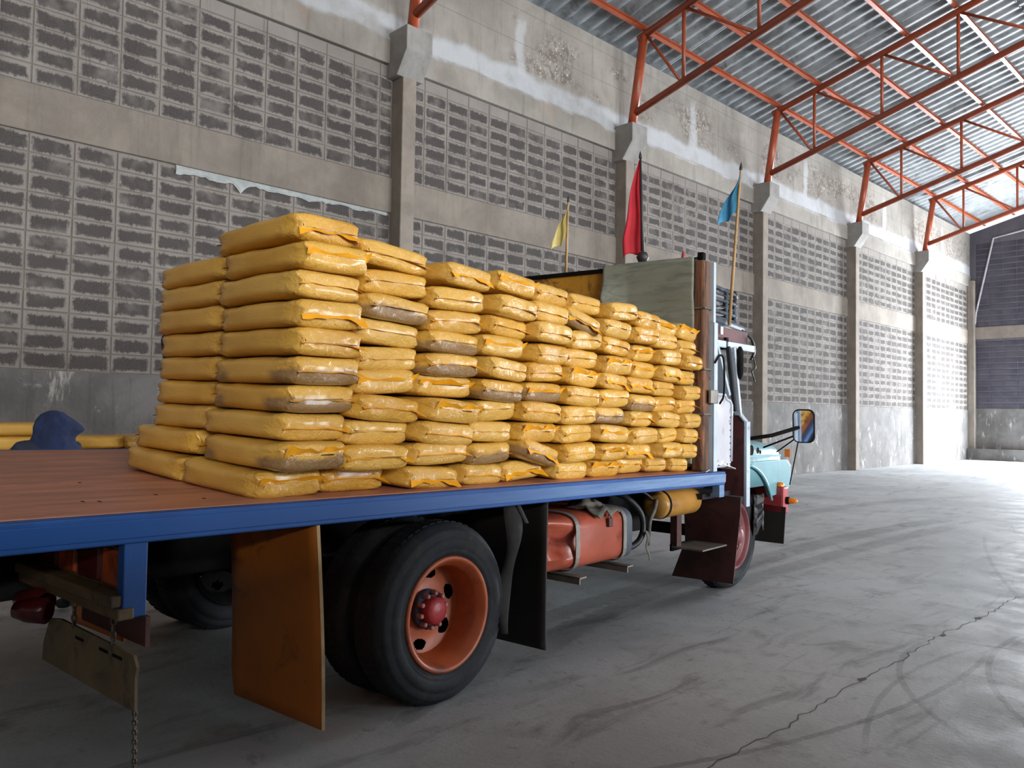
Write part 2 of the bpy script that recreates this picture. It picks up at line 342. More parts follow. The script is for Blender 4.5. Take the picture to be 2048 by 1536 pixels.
def link_copy(src, parent=None):
    c = src.copy(); C.objects.link(c); c.parent = parent; return c
ORD = ['first', 'second', 'third', 'fourth', 'fifth', 'sixth', 'seventh', 'eighth', 'ninth', 'tenth', 'eleventh', 'twelfth', 'thirteenth']

# ------------------------------------------------------------------ the hall
COLY = [1.64 + 5.17 * k for k in range(-3, 6)]          # pillar lines along the left wall
XB = -9.47                                              # face of the block work
ROOF = lambda x: 8.53 + .262 * (x + 8.93) if x <= 5.5 else 8.53 + .262 * (5.5 + 8.93) - .262 * (x - 5.5)
# floor and its cracks
fl = struct(B(-9.7, XR + .2, YN - .2, YB + .3, -.2, 0).build('floor', 'floor'))
def crack(pts, wd, seed):
    rr = random.Random(seed); mb = MB(); line = []
    for a, b in zip(pts, pts[1:]):
        a, b = Vector(a), Vector(b); n = max(2, int((b - a).length / .06)); d = (b - a).normalized(); pn = Vector((-d.y, d.x))
        for i in range(n): line.append(a + (b - a) * (i / n) + pn * rr.gauss(0, .012))
    for i in range(len(line) - 1):
        a, b = line[i], line[i + 1]; d = (b - a).normalized(); pn = Vector((-d.y, d.x)); wa = wd * rr.uniform(.4, 1.3)
        mb.add([(a + pn * wa)[:] + (.0012,), (b + pn * wd * .7)[:] + (.0012,), (b - pn * wd * .7)[:] + (.0012,), (a - pn * wa)[:] + (.0012,)], [(3, 2, 1, 0)])
    return mb.build('crack', 'crack', fl)
crack([(-1.78, 2.6), (-1.78, 3.0), (-1.76, 3.6), (-1.8, 4.3), (-1.79, 5.0), (-1.83, 5.7), (-1.79, 6.3), (-1.8, 7.53)], .0035, 1)
crack([(-2.09, 5.58), (-1.73, 5.63), (-1.36, 5.71), (-.6, 5.8)], .002, 2)
crack([(-2.8, 4.5), (-2.9, 5.4), (-2.7, 6.2), (-2.2, 7.1)], .0012, 3)
for px, py in ((-1.81, 5.72), (-1.79, 6.4), (-1.80, 4.42)):
    mb = MB(); mb.add([(px + math.cos(k * .9) * .022 * rnd.uniform(.6, 1.3), py + math.sin(k * .9) * .045 * rnd.uniform(.6, 1.3), .0014) for k in range(7)], [tuple(range(7))]); mb.build('chipped_spot', 'crack', fl)

# left wall
wl = struct(B(-9.75, XB - .010, YN, YB + .2, 0, 8.38).build('wall_left', 'mortar'))
B(-9.60, -9.452, YN, YB, 0, 1.78).build('dado', 'dado', wl, bevel=.008)
B(-9.60, -9.445, YN, YB, 4.27, 4.78).build('tie_beam', 'beam', wl, bevel=.012)
B(-9.60, -9.405, YN, YB, 6.41, 6.80).build('ring_beam', 'upper', wl, bevel=.012)
B(-9.60, -9.43, YN, YB, 6.80, 8.40).build('upper_panel', 'upper', wl)
for k, y in enumerate(COLY):
    col = B(-9.55, -9.22, y - .12, y + .12, 0, 6.56).build('column', 'column', wl, bevel=.012)
    MB().prism([(-9.5, 6.2), (-9.225, 6.2), (-9.0, 6.52), (-9.0, 6.86), (-9.5, 6.86)], 'y', y - .23, y + .23).build('corbel', 'corbel', col, bevel=.01)
# white mortar line that was smeared under the tie beam of the near bay
mb = MB(); pr = random.Random(5)
n = 60
def smear(i, j):
    y = 3.62 + i * 3.0; z0 = 4.265; wdt = .045 + .04 * mn.noise((y * 4, 0, 0)) + .02 * mn.noise((y * 17, 3, 0)) + .10 * math.exp(-((y - 4.42) / .05) ** 2)
    return (-9.455 + .012 * math.sin(math.pi * min(1, max(0, j))), y, z0 - j * max(.012, wdt + .05 * (1 - i)))
mb.grid(n, 3, smear, True).build('mortar_smear', plain('white_mortar', (160, 164, 163), .9, .14, 8, local=False), wl)

# blocks: the 300 that show largest are objects of their own, the rest of each bay is one part
def block_mesh(name, wd, ht, mat):
    g = .0035; dp = .012; bv = .006; a, b = wd / 2 - g, ht / 2 - g
    vs = [(-dp, -a, -b), (-dp, a, -b), (-dp, a, b), (-dp, -a, b), (0, -a + bv, -b + bv), (0, a - bv, -b + bv), (0, a - bv, b - bv), (0, -a + bv, b - bv)]
    fs = [(4, 5, 6, 7), (0, 1, 5, 4), (1, 2, 6, 5), (2, 3, 7, 6), (3, 0, 4, 7)]
    return vs, fs, [((v[1] + wd / 2) / wd, (v[2] + ht / 2) / ht) for v in vs]
def to_mesh(name, vs, fs, uvs, mat):
    me = bpy.data.meshes.new(name); me.from_pydata(vs, [], fs); me.materials.append(mat); l = me.uv_layers.new(name='UVMap')
    for lp in me.loops: l.data[lp.index].uv = uvs[lp.vertex_index]
    me.update(); return me
cache = {}
cells = []
def seen(p):
    d = Vector(p) - Vector((0, 0, CAM_Z)); z = d.dot(cf)
    if z < .5: return None
    return 1024 + 1600 * d.dot(cr) / z, 768 + 1600 * d.dot(cdn) / z, z
for k in range(len(COLY)):
    y0 = COLY[k] + .125; y1 = (COLY[k + 1] - .125) if k + 1 < len(COLY) else YB - .02
    if y1 < 1.0: continue
    if y1 - y0 < .5: continue
    pitch = (y1 - y0 - .56) / 10.0; edges = [y0, y0 + .34] + [y0 + .34 + pitch * i for i in range(1, 11)] + [y1]
    rows = [(1.783 + .2067 * i, .2067, 0) for i in range(12)] + [(4.783 + .2067 * i, .2067, 0) for i in range(7)] + [(6.23, .178, 1)]
    for a, b in zip(edges, edges[1:]):
        for z, h, plainrow in rows: cells.append((k, (a + b) / 2, b - a, z + h / 2, h, plainrow))
def area(c):
    s = seen((XB, c[1], c[3]))
    if s is None or not (-20 < s[0] < 2068 and -15 < s[1] < 1551): return 0
    # hidden behind the load or the truck
    x, y = s[0], s[1]
    if 300 < x < 715 and y > 470: return 0
    if 715 < x < 1415 and y > 500 + (x - 715) * .12: return 0
    if y > 905: return 0
    return c[2] * c[4] / s[2] ** 2
order = sorted(range(len(cells)), key=lambda i: -area(cells[i])); single = set(order[:300])
rest = {}
for i, c in enumerate(cells):
    k, y, wd, z, h, pl = c; dx = rnd.uniform(-.003, .003)
    mt = M['block_smeared'] if pl else M['block']
    if i in single:
        key = (round(wd, 3), h, pl)
        if key not in cache: cache[key] = to_mesh('block', *block_mesh('block', wd, h, mt), mt)
        o = bpy.data.objects.new('block', cache[key]); C.objects.link(o); o.parent = wl; o.location = (XB + dx, y, z)
    else:
        vs, fs, uvs = block_mesh('block', wd, h, mt); r = rest.setdefault((k, pl), ([], [], [])); o0 = len(r[0])
        r[0].extend((v[0] + XB + dx, v[1] + y, v[2] + z) for v in vs); r[1].extend(tuple(j + o0 for j in f) for f in fs); r[2].extend(uvs)
for (k, pl), r in rest.items():
    mt = M['block_smeared'] if pl else M['block']
    o = bpy.data.objects.new('block_work', to_mesh('block_work', *r, mt)); C.objects.link(o); o.parent = wl; o['kind'] = 'stuff'

# far wall with its big doorway just beyond the picture, kerb, corner pillar, old roof line
DX0, DX1, DZ = -7.05, -2.2, 4.8
mb = MB()
mb.prism([(-9.6, 0), (DX0, 0), (DX0, ROOF(DX0)), (-9.6, ROOF(-9.6))], 'y', YB, YB + .2)
mb.prism([(DX0, DZ), (DX1, DZ), (DX1, ROOF(DX1)), (DX0, ROOF(DX0))], 'y', YB, YB + .2)
mb.prism([(DX1, 0), (XR, 0), (XR, ROOF(XR)), (5.5, ROOF(5.5)), (DX1, ROOF(DX1))], 'y', YB, YB + .2)
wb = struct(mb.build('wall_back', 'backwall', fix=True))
B(-9.45, DX0 - .02, YB - .02, YB + .1, 0, 1.87).build('dado', 'dado', wb)
B(-9.45, DX0 - .02, YB - .03, YB + .1, 4.43, 4.87).build('tie_beam', 'beam', wb)
B(-9.45, DX0 - .05, YB - .42, YB - .02, 0, .40).build('kerb', 'dado', wb, bevel=.015)
B(-9.46, -9.24, YB - .24, YB - .02, 0, 6.6).build('column', 'column', wb, bevel=.01)
MB().tube([(-9.26, YB - .05, 5.0), (-9.22, YB - .05, 5.4), (-8.64, YB - .03, 8.12), (-7.6, YB - .03, 8.28)], .035, 8).build('old_roof_line', 'pale_pipe', wb, smooth=True)
acc = ([], [], [])
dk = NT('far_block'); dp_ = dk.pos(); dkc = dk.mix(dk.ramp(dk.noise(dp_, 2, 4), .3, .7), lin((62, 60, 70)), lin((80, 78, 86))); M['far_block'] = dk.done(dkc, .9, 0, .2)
for r_, (z0, zn) in enumerate(((1.875, 12), (4.875, 15))):
    for i in range(zn):
        x = -9.22
        while x < DX0 - .1:
            wd = min(.44, DX0 - .06 - x); a = x + .012; b = x + wd - .012; zb = z0 + i * .2067 + .02; zt = zb + .165; o0 = len(acc[0])
            if zt > ROOF(x) - .1: break
            yy = YB - .012 - rnd.uniform(0, .004)
            acc[0].extend([(a, YB, zb), (b, YB, zb), (b, YB, zt), (a, YB, zt), (a + .01, yy, zb + .01), (b - .01, yy, zb + .01), (b - .01, yy, zt - .01), (a + .01, yy, zt - .01)])
            acc[1].extend(tuple(j + o0 for j in f) for f in [(4, 5, 6, 7), (0, 1, 5, 4), (1, 2, 6, 5), (2, 3, 7, 6), (3, 0, 4, 7)]); acc[2].extend([(0, 0)] * 8)
            x += .44
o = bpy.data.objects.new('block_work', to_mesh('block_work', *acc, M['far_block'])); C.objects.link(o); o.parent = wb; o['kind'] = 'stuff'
fr = MB(); fr.box(DX0 - .12, DX0, YB - .06, YB + .22, 0, DZ + .12); fr.box(DX1, DX1 + .12, YB - .06, YB + .22, 0, DZ + .12); fr.box(DX0, DX1, YB - .06, YB + .22, DZ, DZ + .12)
struct(fr.build('door_1', 'outdoor'))
# right wall with two doorways, wall behind the camera
def wall_with_doors(name, doors, h, axis):
    mb = MB(); edges = [YN] + [v for d in doors for v in d[:2]] + [YB]
    for a, b in zip(edges[::2], edges[1::2]): mb.box(XR, XR + .2, a, b, 0, 5.45)
    for a, b, dz in doors: mb.box(XR, XR + .2, a, b, dz, 5.45)
    mb.box(XR, XR + .2, 1.3, YB, 5.45, h); mb.box(XR, XR + .2, YN, -12.6, 5.45, h); mb.box(XR, XR + .2, -12.6, 1.3, 7.95, h)   # unseen clerestory band, added for the fill lamp, left open
    for k in range(1, 5): mb.box(XR + .05, XR + .15, -12.6 + 2.91 * k - .05, -12.6 + 2.91 * k + .05, 5.45, 7.95)
    return struct(mb.build(name, 'beam'))
wall_with_doors('wall_right', [(8.0, 17.0, 5.1), (20.5, 27.5, 5.1)], 8.6, 'y')
for i, (a, b) in enumerate(((8.0, 17.0), (20.5, 27.5))):
    fr = MB(); fr.box(XR - .05, XR + .22, a, a + .1, 0, 5.2); fr.box(XR - .05, XR + .22, b - .1, b, 0, 5.2); fr.box(XR - .05, XR + .22, a, b, 5.1, 5.2)
    struct(fr.build('door_%d' % (i + 2), 'outdoor'))
struct(MB().prism([(-9.7, 0), (XR + .2, 0), (XR + .2, ROOF(XR)), (5.5, ROOF(5.5)), (-9.7, ROOF(-9.7))], 'y', YN - .2, YN).build('wall_front', 'beam'))

struct(B(1.0, 1.2, YN, 4.4, 0, 1.95).build('wall_added_blocker', 'dado'))   # unseen low wall, added beside the camera to shade the near floor
# roof: corrugated sheets on purlins
ceil = struct(empty('ceiling'))
PER = .325
def sheet_mesh(x0, x1, waves=4, lift=.235):
    mb = MB(); n = waves * 8; wd = waves * PER
    for j, x in enumerate((x0, x1)):
        for i in range(n + 1):
            t = i / 8 * 2 * math.pi; sh = max(-1, min(1, 1.5 * math.cos(t)))
            mb.v.append(Vector((x, i / n * wd, ROOF(x) + lift + .03 * sh)))
    mb.f = [(i, i + 1, n + 2 + i, n + 1 + i) for i in range(n)]
    return mb.mesh('roof_sheet', M['sheet'], True)
rows = [(-9.75, -4.4, .235), (-4.6, .9, .262), (.7, 5.6, .29)]
for x0, x1, lf in rows:
    me = sheet_mesh(x0, x1, 4, lf); y = -2.0
    while y < YB + .2:
        o = bpy.data.objects.new('roof_sheet', me); C.objects.link(o); o.parent = ceil; o.location = (0, y, rnd.uniform(0, .006)); y += PER * 4
mb = MB()
for (xa, xb) in ((-9.75, 5.6),):
    mb.add([(xa, YN - .2, ROOF(xa) + .25), (xb, YN - .2, ROOF(xb) + .25), (xb, -2, ROOF(xb) + .25), (xa, -2, ROOF(xa) + .25)], [(0, 1, 2, 3)])
def slab(xa, xb, ya, yb): mb.add([(xa, ya, ROOF(max(xa, 5.5)) + .27), (xb, ya, ROOF(xb) + .27), (xb, yb, ROOF(xb) + .27), (xa, yb, ROOF(max(xa, 5.5)) + .27)], [(0, 1, 2, 3)])
slab(5.4, XR + .3, YN - .2, YB + .3)
o = mb.build('roof_sheeting', 'sheet', ceil); o['kind'] = 'stuff'
SL = Vector((1, 0, .262)).normalized()
NRM = Vector((-.262, 0, 1)).normalized()
for i in range(16):
    x = -8.92 + .945 * i
    z = ROOF(x) + .135
    mb = MB(); c = Vector((x, 0, z))
    for (du, dn, wu, hn) in ((0, -.045, .07, .012), (0, .045, .07, .012), (-.03, 0, .012, .10)):   # channel: two flanges and a web
        p = c + SL * du + NRM * dn
        mb.bar((p.x, -6, p.z), (p.x, YB, p.z), wu, hn, NRM)
    mb.build('purlin', 'purlin', ceil)
# trusses
TRN = {6.81: 'standing on the nearest pillar in view', 11.98: 'over the pillar behind the red flag', 17.15: 'on the pillar beside the blue flag', 22.32: 'on the second pillar from the far wall', 27.49: 'on the pillar nearest the far wall', 1.64: 'over the front of the flatbed', -3.53: 'behind the photographer'}
for y, where in TRN.items():
    t = tag(empty('roof_truss', (0, y, 0)), 'orange-red tubular steel roof truss ' + where, 'truss', 'roof trusses')
    TZ = lambda x: ROOF(x); BZ = lambda x: 7.08 + .277 * (x + 9.2)
    xe = 5.5
    MB().tube([(-9.05, 0, TZ(-9.05)), (xe, 0, TZ(xe))], .072, 12).build('top_chord', 'red_steel', t, smooth=True)
    MB().tube([(-9.2, 0, BZ(-9.2)), (xe, 0, BZ(xe))], .068, 12).build('bottom_chord', 'red_steel', t, smooth=True)
    MB().tube([(-9.19, 0, 6.86), (-8.93, 0, TZ(-8.93))], .085, 12).build('end_post', 'red_steel', t, smooth=True)
    MB().box(-9.32, -9.05, -.13, .13, 6.86, 6.885).build('base_plate', 'red_steel', t)
    xs = [-8.05 + 1.475 * i for i in range(10)]; px = -8.9
    for x in xs:
        MB().tube([(x, 0, BZ(x)), (x, 0, TZ(x))], .034, 8).build('vertical_web', 'red_steel', t, smooth=True)
        MB().tube([(px + .04, 0, TZ(px) - .03), (x - .04, 0, BZ(x))], .03, 8).build('diagonal_web', 'red_steel', t, smooth=True); px = x

# ------------------------------------------------------------------ the truck frame
TR = Matrix.Translation((-2.718, 0, 0)) @ Matrix.Rotation(.0911, 4, 'Z')
HB, TAU, RHO = 1.0566, -.0119, R(2.3)
BED = Matrix.Translation((0, 0, HB)) @ Matrix.Rotation(TAU, 4, 'X') @ Matrix.Rotation(RHO, 4, 'Y')
truck = empty('flatbed_truck', (-2.718, 0, 0), .0911)
tag(truck, 'old bonneted flatbed truck with blue bed rails, orange wheels and light blue nose', 'truck')
def T(mb, name, mat, parent=truck, **k): return mb.build(name, mat, parent, **k)
BW = 2.55
T(B(-BW + .01, -.055, .16, 5.38, -.028, 0).xf(BED), 'deck', 'deck', bevel=.004)
T(B(-.05, 0, .12, 5.4, -.1, -.001).xf(BED), 'side_rail', 'blue', bevel=.006, label='blue painted side rail')
T(B(-.052, .003, .125, 5.405, -.082, -.018).xf(BED), 'rail_rub_strip', 'blue_worn_lit', bevel=.004)
T(B(-BW - .05, -BW, .12, 5.4, -.1, -.001).xf(BED), 'side_rail', 'blue', bevel=.006)
T(B(-BW, -.05, .10, .15, -.1, -.001).xf(BED), 'rear_rail', 'blue', bevel=.006)
for i in range(11): T(B(-BW, -.05, .55 + i * .46, .61 + i * .46, -.1, -.03).xf(BED), 'cross_member', 'black_steel')
for u in (-.95, -1.65): T(B(u - .04, u + .04, .3, 7.0, .62, .93), 'chassis_rail', 'black_steel', bevel=.01)
T(B(-.075, -.015, 5.33, 5.41, .80, .90), 'rail_bracket', 'blue_worn_lit', bevel=.004)
# screw holes in the deck
for u, v in ((-.35, .95), (-.33, 1.0), (-.42, 1.25), (-.25, 1.36), (-1.9, .75), (-.9, 1.15)):
    T(B(u - .012, u + .012, v - .004, v + .004, .0002, .0012).xf(BED), 'deck_hole', 'black_steel')

# wheels
def wheel(u_out, v, z, r, name, inward=True, mats=('tyre', 'rim'), width=.235, detail=True, dish=.15):
    """u_out: outer face of the tyre, axis along u"""
    c = Vector((u_out, v, z)); ax = (-1, 0, 0); hw = width
    rr = r * .625
    prof = [(rr - .012, .03), (rr + .005, .012), (rr + .02, .006), (rr + .03, .0005), (rr + .036, .003), (rr + .042, .0), (rr + .07, -.001), (rr + .092, .0025), (rr + .096, .0065), (rr + .101, .004), (rr + .108, .009), (rr + .113, .0065), (rr + .119, .012), (rr + .124, .010), (r - .032, .022), (r - .018, .034), (r - .004, .052), (r, .075), (r, hw / 2), (r, hw - .075), (r - .004, hw - .05), (r - .02, hw - .034), (r - .045, hw - .018), (rr + .095, hw), (rr + .05, hw), (rr, hw - .02)]
    ty = T(MB().lathe(prof, c, ax, 64), name, mats[0], smooth=True)
    # tread blocks round the shoulder
    tb = MB(); n = 56
    for k in range(n):
        a = 2 * math.pi * k / n; a2 = a + 2 * math.pi / n * .62
        for h0, h1 in ((.07, .105), (.112, .13), (.14, .17)):
            pts = []
            for h in (h0, h1):
                for aa in (a, a2):
                    for ra in (r - .006, r + .003): pts.append(c + Vector((-h, math.cos(aa) * ra, math.sin(aa) * ra)))
            tb.add(pts, [(0, 1, 3, 2), (4, 6, 7, 5), (0, 4, 5, 1), (2, 3, 7, 6), (1, 5, 7, 3)])
    o = T(tb, 'tread', mats[0], ty); o['kind'] = 'stuff'
    # rim
    rp = [(rr + .004, .02), (rr + .004, .006), (rr - .006, .0), (rr - .02, .008), (rr - .028, .03), (rr - .045, .045), (rr - .05, dish * .8), (rr - .06, dish)]
    T(MB().lathe(rp, c, ax, 64), 'rim', mats[1], ty, smooth=True)
    # wheel disc with hand holes
    ds = MB(); n, m = (240, 26) if detail else (96, 12); r0, r1 = .07, rr - .058
    o0 = ds.add([c + Vector((-dish - .012 * math.sin(math.pi * j / m), math.cos(2 * math.pi * k / n) * (r0 + (r1 - r0) * j / m), math.sin(2 * math.pi * k / n) * (r0 + (r1 - r0) * j / m))) for j in range(m + 1) for k in range(n)], [])
    for j in range(m):
        for k in range(n):
            ra = r0 + (r1 - r0) * (j + .5) / m; a = 2 * math.pi * (k + .5) / n; hole = False
            for q in range(6):
                ca = 2 * math.pi * q / 6 + .35; da = (a - ca + math.pi) % (2 * math.pi) - math.pi
                if (da * ra / .042) ** 2 + ((ra - (r1 - .042)) / .026) ** 2 < 1: hole = True
            if not hole: ds.f.append((o0 + j * n + k, o0 + j * n + (k + 1) % n, o0 + (j + 1) * n + (k + 1) % n, o0 + (j + 1) * n + k))
    T(ds, 'wheel_disc', mats[1], ty, smooth=True)
    if detail:
        T(MB().lathe([(.098, -dish + .0), (.098, -dish + .03), (.06, -dish + .034)], c + Vector((-2 * dish, 0, 0)) * 0, (1, 0, 0), 32), 'hub_flange', 'hub_blue', ty, smooth=True)
        hc = MB().lathe([(.066, -dish + .03), (.066, -dish + .075), (.058, -dish + .088), (.035, -dish + .096), (.0, -dish + .098)], c, (1, 0, 0), 32); T(hc, 'hub_cap', mats[2] if len(mats) > 2 else 'hub_red', ty, smooth=True)
        for k in range(10):
            a = 2 * math.pi * (k + .3) / 10; T(MB().lathe([(.0125, -dish + .025), (.0125, -dish + .062), (.008, -dish + .066)], c + Vector((0, math.cos(a) * .084, math.sin(a) * .084)), (1, 0, 0), 6, cap1=True), 'wheel_nut', 'nut', ty)
    return ty
wheel(-.055, 2.54, .425, .44, 'rear_outer_wheel', dish=.17)
wheel(-.335, 2.54, .425, .44, 'rear_inner_wheel', detail=False, mats=('tyre', 'black_steel'))
wheel(-2.27, 2.54, .425, .44, 'rear_outer_wheel', detail=False, mats=('tyre', 'black_steel'))
wheel(-2.0, 2.54, .425, .44, 'rear_inner_wheel', detail=False, mats=('tyre', 'black_steel'))
T(MB().tube([(-.3, 2.54, .425), (-2.3, 2.54, .425)], .075, 16), 'rear_axle', 'black_steel', smooth=True)
T(MB().lathe([(.0, -.2), (.12, -.17), (.18, -.06), (.18, .06), (.12, .17), (0, .2)], (-1.3, 2.54, .425), (1, 0, 0), 24), 'differential', 'black_steel', smooth=True)
for u in (-.85, -1.75):
    lf = MB()
    for q in range(5): lf.grid(12, 1, lambda i, j, q=q: (u - .035 + .07 * j, 2.54 + (i - .5) * (1.25 - .2 * q), .60 - .028 * q - .12 * (1 - (2 * i - 1) ** 2) + .12), False)
    T(lf, 'leaf_spring', 'black_steel', solid=.014)
wf = wheel(-.20, 6.02, .425, .44, 'front_wheel', mats=('tyre', 'maroon_rim', 'maroon_rim'), detail=True, dish=.05, width=.22)
wheel(-2.15, 6.02, .425, .44, 'front_wheel', mats=('tyre', 'black_steel'), detail=False, dish=.05, width=.22)
T(MB().tube([(-.35, 6.02, .425), (-2.2, 6.02, .425)], .05, 12), 'front_axle', 'black_steel', smooth=True)

# mud flaps
def flap(u0, u1, v, z0, z1, bend, name, mat, rad=.08, lean=0.0, label=None, poly=None):
    mb = MB(); nu, nv = 10, 16
    def fn(i, j):
        z = z0 + (z1 - z0) * j; u = u0 + (u1 - u0) * i
        if j < .12 and i < .12: u += .03 * (1 - j / .12)
        return (u + lean * (1 - j), v + bend * math.sin(math.pi * (1 - j) * .55) + .02 * i * (1 - j), z)
    mb.grid(nu, nv, fn)
    o = T(mb, name, mat, smooth=True, solid=.012)
    if label: o['label'] = label
    return o
o = flap(-.68, -.02, 1.73, .10, .935, .03, 'rear_mud_flap', 'orange_flap', label='orange mud flap behind the rear wheel')
T(MB().grid(1, 16, lambda i, j: (-.018 + .006 * i, 1.73 + .03 * math.sin(math.pi * (1 - j) * .55) + .02 * (1 - j) - .006 + .012 * i, .10 + .835 * j)), 'flap_edging', 'flap_edge', o, solid=.006)
flap(-2.5, -1.85, 1.73, .10, .935, .03, 'rear_mud_flap', 'orange_flap')
flap(-.70, -.105, 3.36, .07, .92, -.02, 'black_mud_flap', 'black_flap', label='black rubber mud flap ahead of the rear wheel')
flap(-2.5, -1.85, 3.36, .07, .92, -.02, 'black_mud_flap', 'black_flap')
P = [(-.50, .13), (.02, .14), (.075, .668), (.08, .80), (-.40, .80), (-.385, .42)]
T(MB().prism(P, 'y', 5.49, 5.502), 'front_mud_flap', 'maroon_flap', label='maroon mud flap behind the front wheel')
T(MB().prism([(-u - 2.5, z) for u, z in P], 'y', 5.49, 5.502), 'front_mud_flap', 'maroon_flap')
T(MB().prism([(-.46, .27), (-.14, .27), (-.12, .60), (-.46, .62)], 'y', 6.86, 6.87), 'bumper_flap', 'black_flap')
# hanging torn strap beside the tyre
T(MB().grid(2, 14, lambda i, j: (-.05 + .02 * math.sin(j * 7) + .03 * (i - .5), 2.97 + .085 * (i - .5) * (1 - .35 * j + .3 * math.sin(j * 11)) + .02 * math.sin(j * 5) - .03 * j, .92 - .66 * j)), 'torn_strap', 'dark_rag', solid=.006, smooth=True)
T(MB().grid(2, 5, lambda i, j: (-.03 + .02 * j, 3.01 + .03 * (i - .5) + .05 * j, .92 - .1 * j)), 'torn_strap', 'dark_rag', solid=.004, smooth=True)

# fuel tank
mb = MB(); n = 40
def tankring(v, du, dz, dent):
    out = []
    for k in range(n):
        a = 2 * math.pi * k / n; cx, cz = math.cos(a), math.sin(a); e = 2 / 5.0
        x = math.copysign(abs(cx) ** e, cx) * du; z = math.copysign(abs(cz) ** e, cz) * dz
        if dent: x -= max(0, cx) * dent * (1 + .9 * math.sin(z * 26 + v * 9)) * (1 - min(1, abs(z) / .2)) ; z *= 1 - dent * .35
        out.append((-.43 + x, v, .632 + z))
    return out
vsn = [3.40, 3.405, 3.43, 3.48, 3.54, 3.60, 3.66, 3.72, 3.9, 4.05, 4.16, 4.175]
scl = [.9, .96, .99, 1, 1, 1, 1, 1, 1, 1, 1, .985]; den = [.10, .10, .10, .10, .085, .06, .02, 0, 0, 0, 0, 0]
rings = [mb.add(tankring(v, .31 * s_, .172 * s_, d_), []) for v, s_, d_ in zip(vsn, scl, den)]
for a, b in zip(rings, rings[1:]): mb.f += [(a + k, a + (k + 1) % n, b + (k + 1) % n, b + k) for k in range(n)]
mb.f.append(tuple(rings[0] + k for k in range(n))); mb.f.append(tuple(rings[-1] + k for k in range(n - 1, -1, -1)))
tank = T(mb, 'fuel_tank', 'tank_red', smooth=True, fix=True, autos=50, label='dented red fuel tank under the bed')
mb = MB(); rings = [mb.add(tankring(v, .31 * s_, .172 * s_, 0), []) for v, s_ in ((4.178, .97), (4.18, 1.0), (4.285, 1.0), (4.295, .95))]
for a, b in zip(rings, rings[1:]): mb.f += [(a + k, a + (k + 1) % n, b + (k + 1) % n, b + k) for k in range(n)]
mb.f.append(tuple(rings[0] + k for k in range(n))); mb.f.append(tuple(rings[-1] + k for k in range(n - 1, -1, -1)))
T(mb, 'tank_end', 'tank_grey', tank, smooth=True, fix=True, autos=50)
for v in (3.665, 4.185):
    mb = MB(); rg = [mb.add(tankring(v + dv, .318, .180, 0), []) for dv in (-.018, .018)]
    mb.f += [(rg[0] + k, rg[0] + (k + 1) % n, rg[1] + (k + 1) % n, rg[1] + k) for k in range(n)]
    T(mb, 'tank_strap', 'strap', tank, solid=.006)
    br = MB(); br.box(-.8, -.07, v - .035, v + .035, .432, .440); br.box(-.8, -.07, v - .035, v - .027, .40, .440); T(br, 'tank_bracket', 'strap', tank)
T(MB().lathe([(.05, 0), (.05, .05), (.04, .06)], (-.28, 4.0, .80), (0, 0, 1), 20, cap1=True), 'filler_cap', 'black_steel', tank)
T(B(-.125, -.10, 3.985, 4.03, .70, .755), 'padlock', 'maroon', tank, bevel=.006)
T(MB().tube([(-.112, 3.992 + .03 * (1 - math.cos(k * math.pi / 6)) / 2, .75 + .035 * math.sin(k * math.pi / 6)) for k in range(7)], .005, 6), 'padlock_shackle', 'chain', tank)
rg = random.Random(3)
T(MB().grid(10, 8, lambda i, j: (-.36 + .26 * j + .0, 3.86 + .24 * i, .815 + .05 * mn.noise((i * 4, j * 4, 1)) + .05 * math.sin(math.pi * i) * (1 - j) - .07 * max(0, j - .6))), 'rag_on_tank', 'rag', tank, solid=.008, smooth=True)

# ochre air tank, hoses
at = T(MB().lathe([(.0, -.285), (.05, -.28), (.098, -.262), (.102, -.25), (.102, .25), (.098, .262), (.05, .28), (0, .285)], (-.26, 5.07, .765), (0, 1, 0), 40), 'air_tank', 'ochre', smooth=True, label='ochre air tank under the bed')
T(MB().lathe([(.105, -.22), (.105, -.20)], (-.26, 5.07, .765), (0, 1, 0), 40), 'tank_band', 'black_steel', at, solid=.004)
hose = [(-.30, 4.30, .53), (-.26, 4.42, .50), (-.24, 4.55, .53), (-.24, 4.62, .62), (-.26, 4.60, .74), (-.34, 4.52, .84), (-.5, 4.45, .88)]
def spline(pts, n=8):
    P = [Vector(p) for p in pts]; P = [2 * P[0] - P[1]] + P + [2 * P[-1] - P[-2]]; out = []
    for i in range(1, len(P) - 2):
        for k in range(n):
            t = k / n; a, b, c, d = P[i - 1:i + 3]
            out.append(.5 * ((2 * b) + (c - a) * t + (2 * a - 5 * b + 4 * c - d) * t * t + (3 * b - a - 3 * c + d) * t ** 3))
    out.append(P[-2]); return out
T(MB().tube(spline(hose), .022, 10), 'hose', 'hose', smooth=True)
T(MB().tube(spline([(-.24, 4.80, .80), (-.2, 4.70, .74), (-.2, 4.64, .66), (-.22, 4.66, .5)]), .014, 8), 'hose', 'rag', smooth=True)
T(MB().tube(spline([(-.26, 4.79, .80), (-.3, 4.7, .86), (-.4, 4.55, .9)]), .01, 8), 'hose', 'hose', smooth=True)
T(MB().grid(2, 10, lambda i, j: (-.20 + .01 * math.sin(9 * j), 4.60 + .035 * (i - .5) * (1 - .7 * j) + .03 * j, .60 - .20 * j)), 'rag_strip', 'rag', solid=.005)
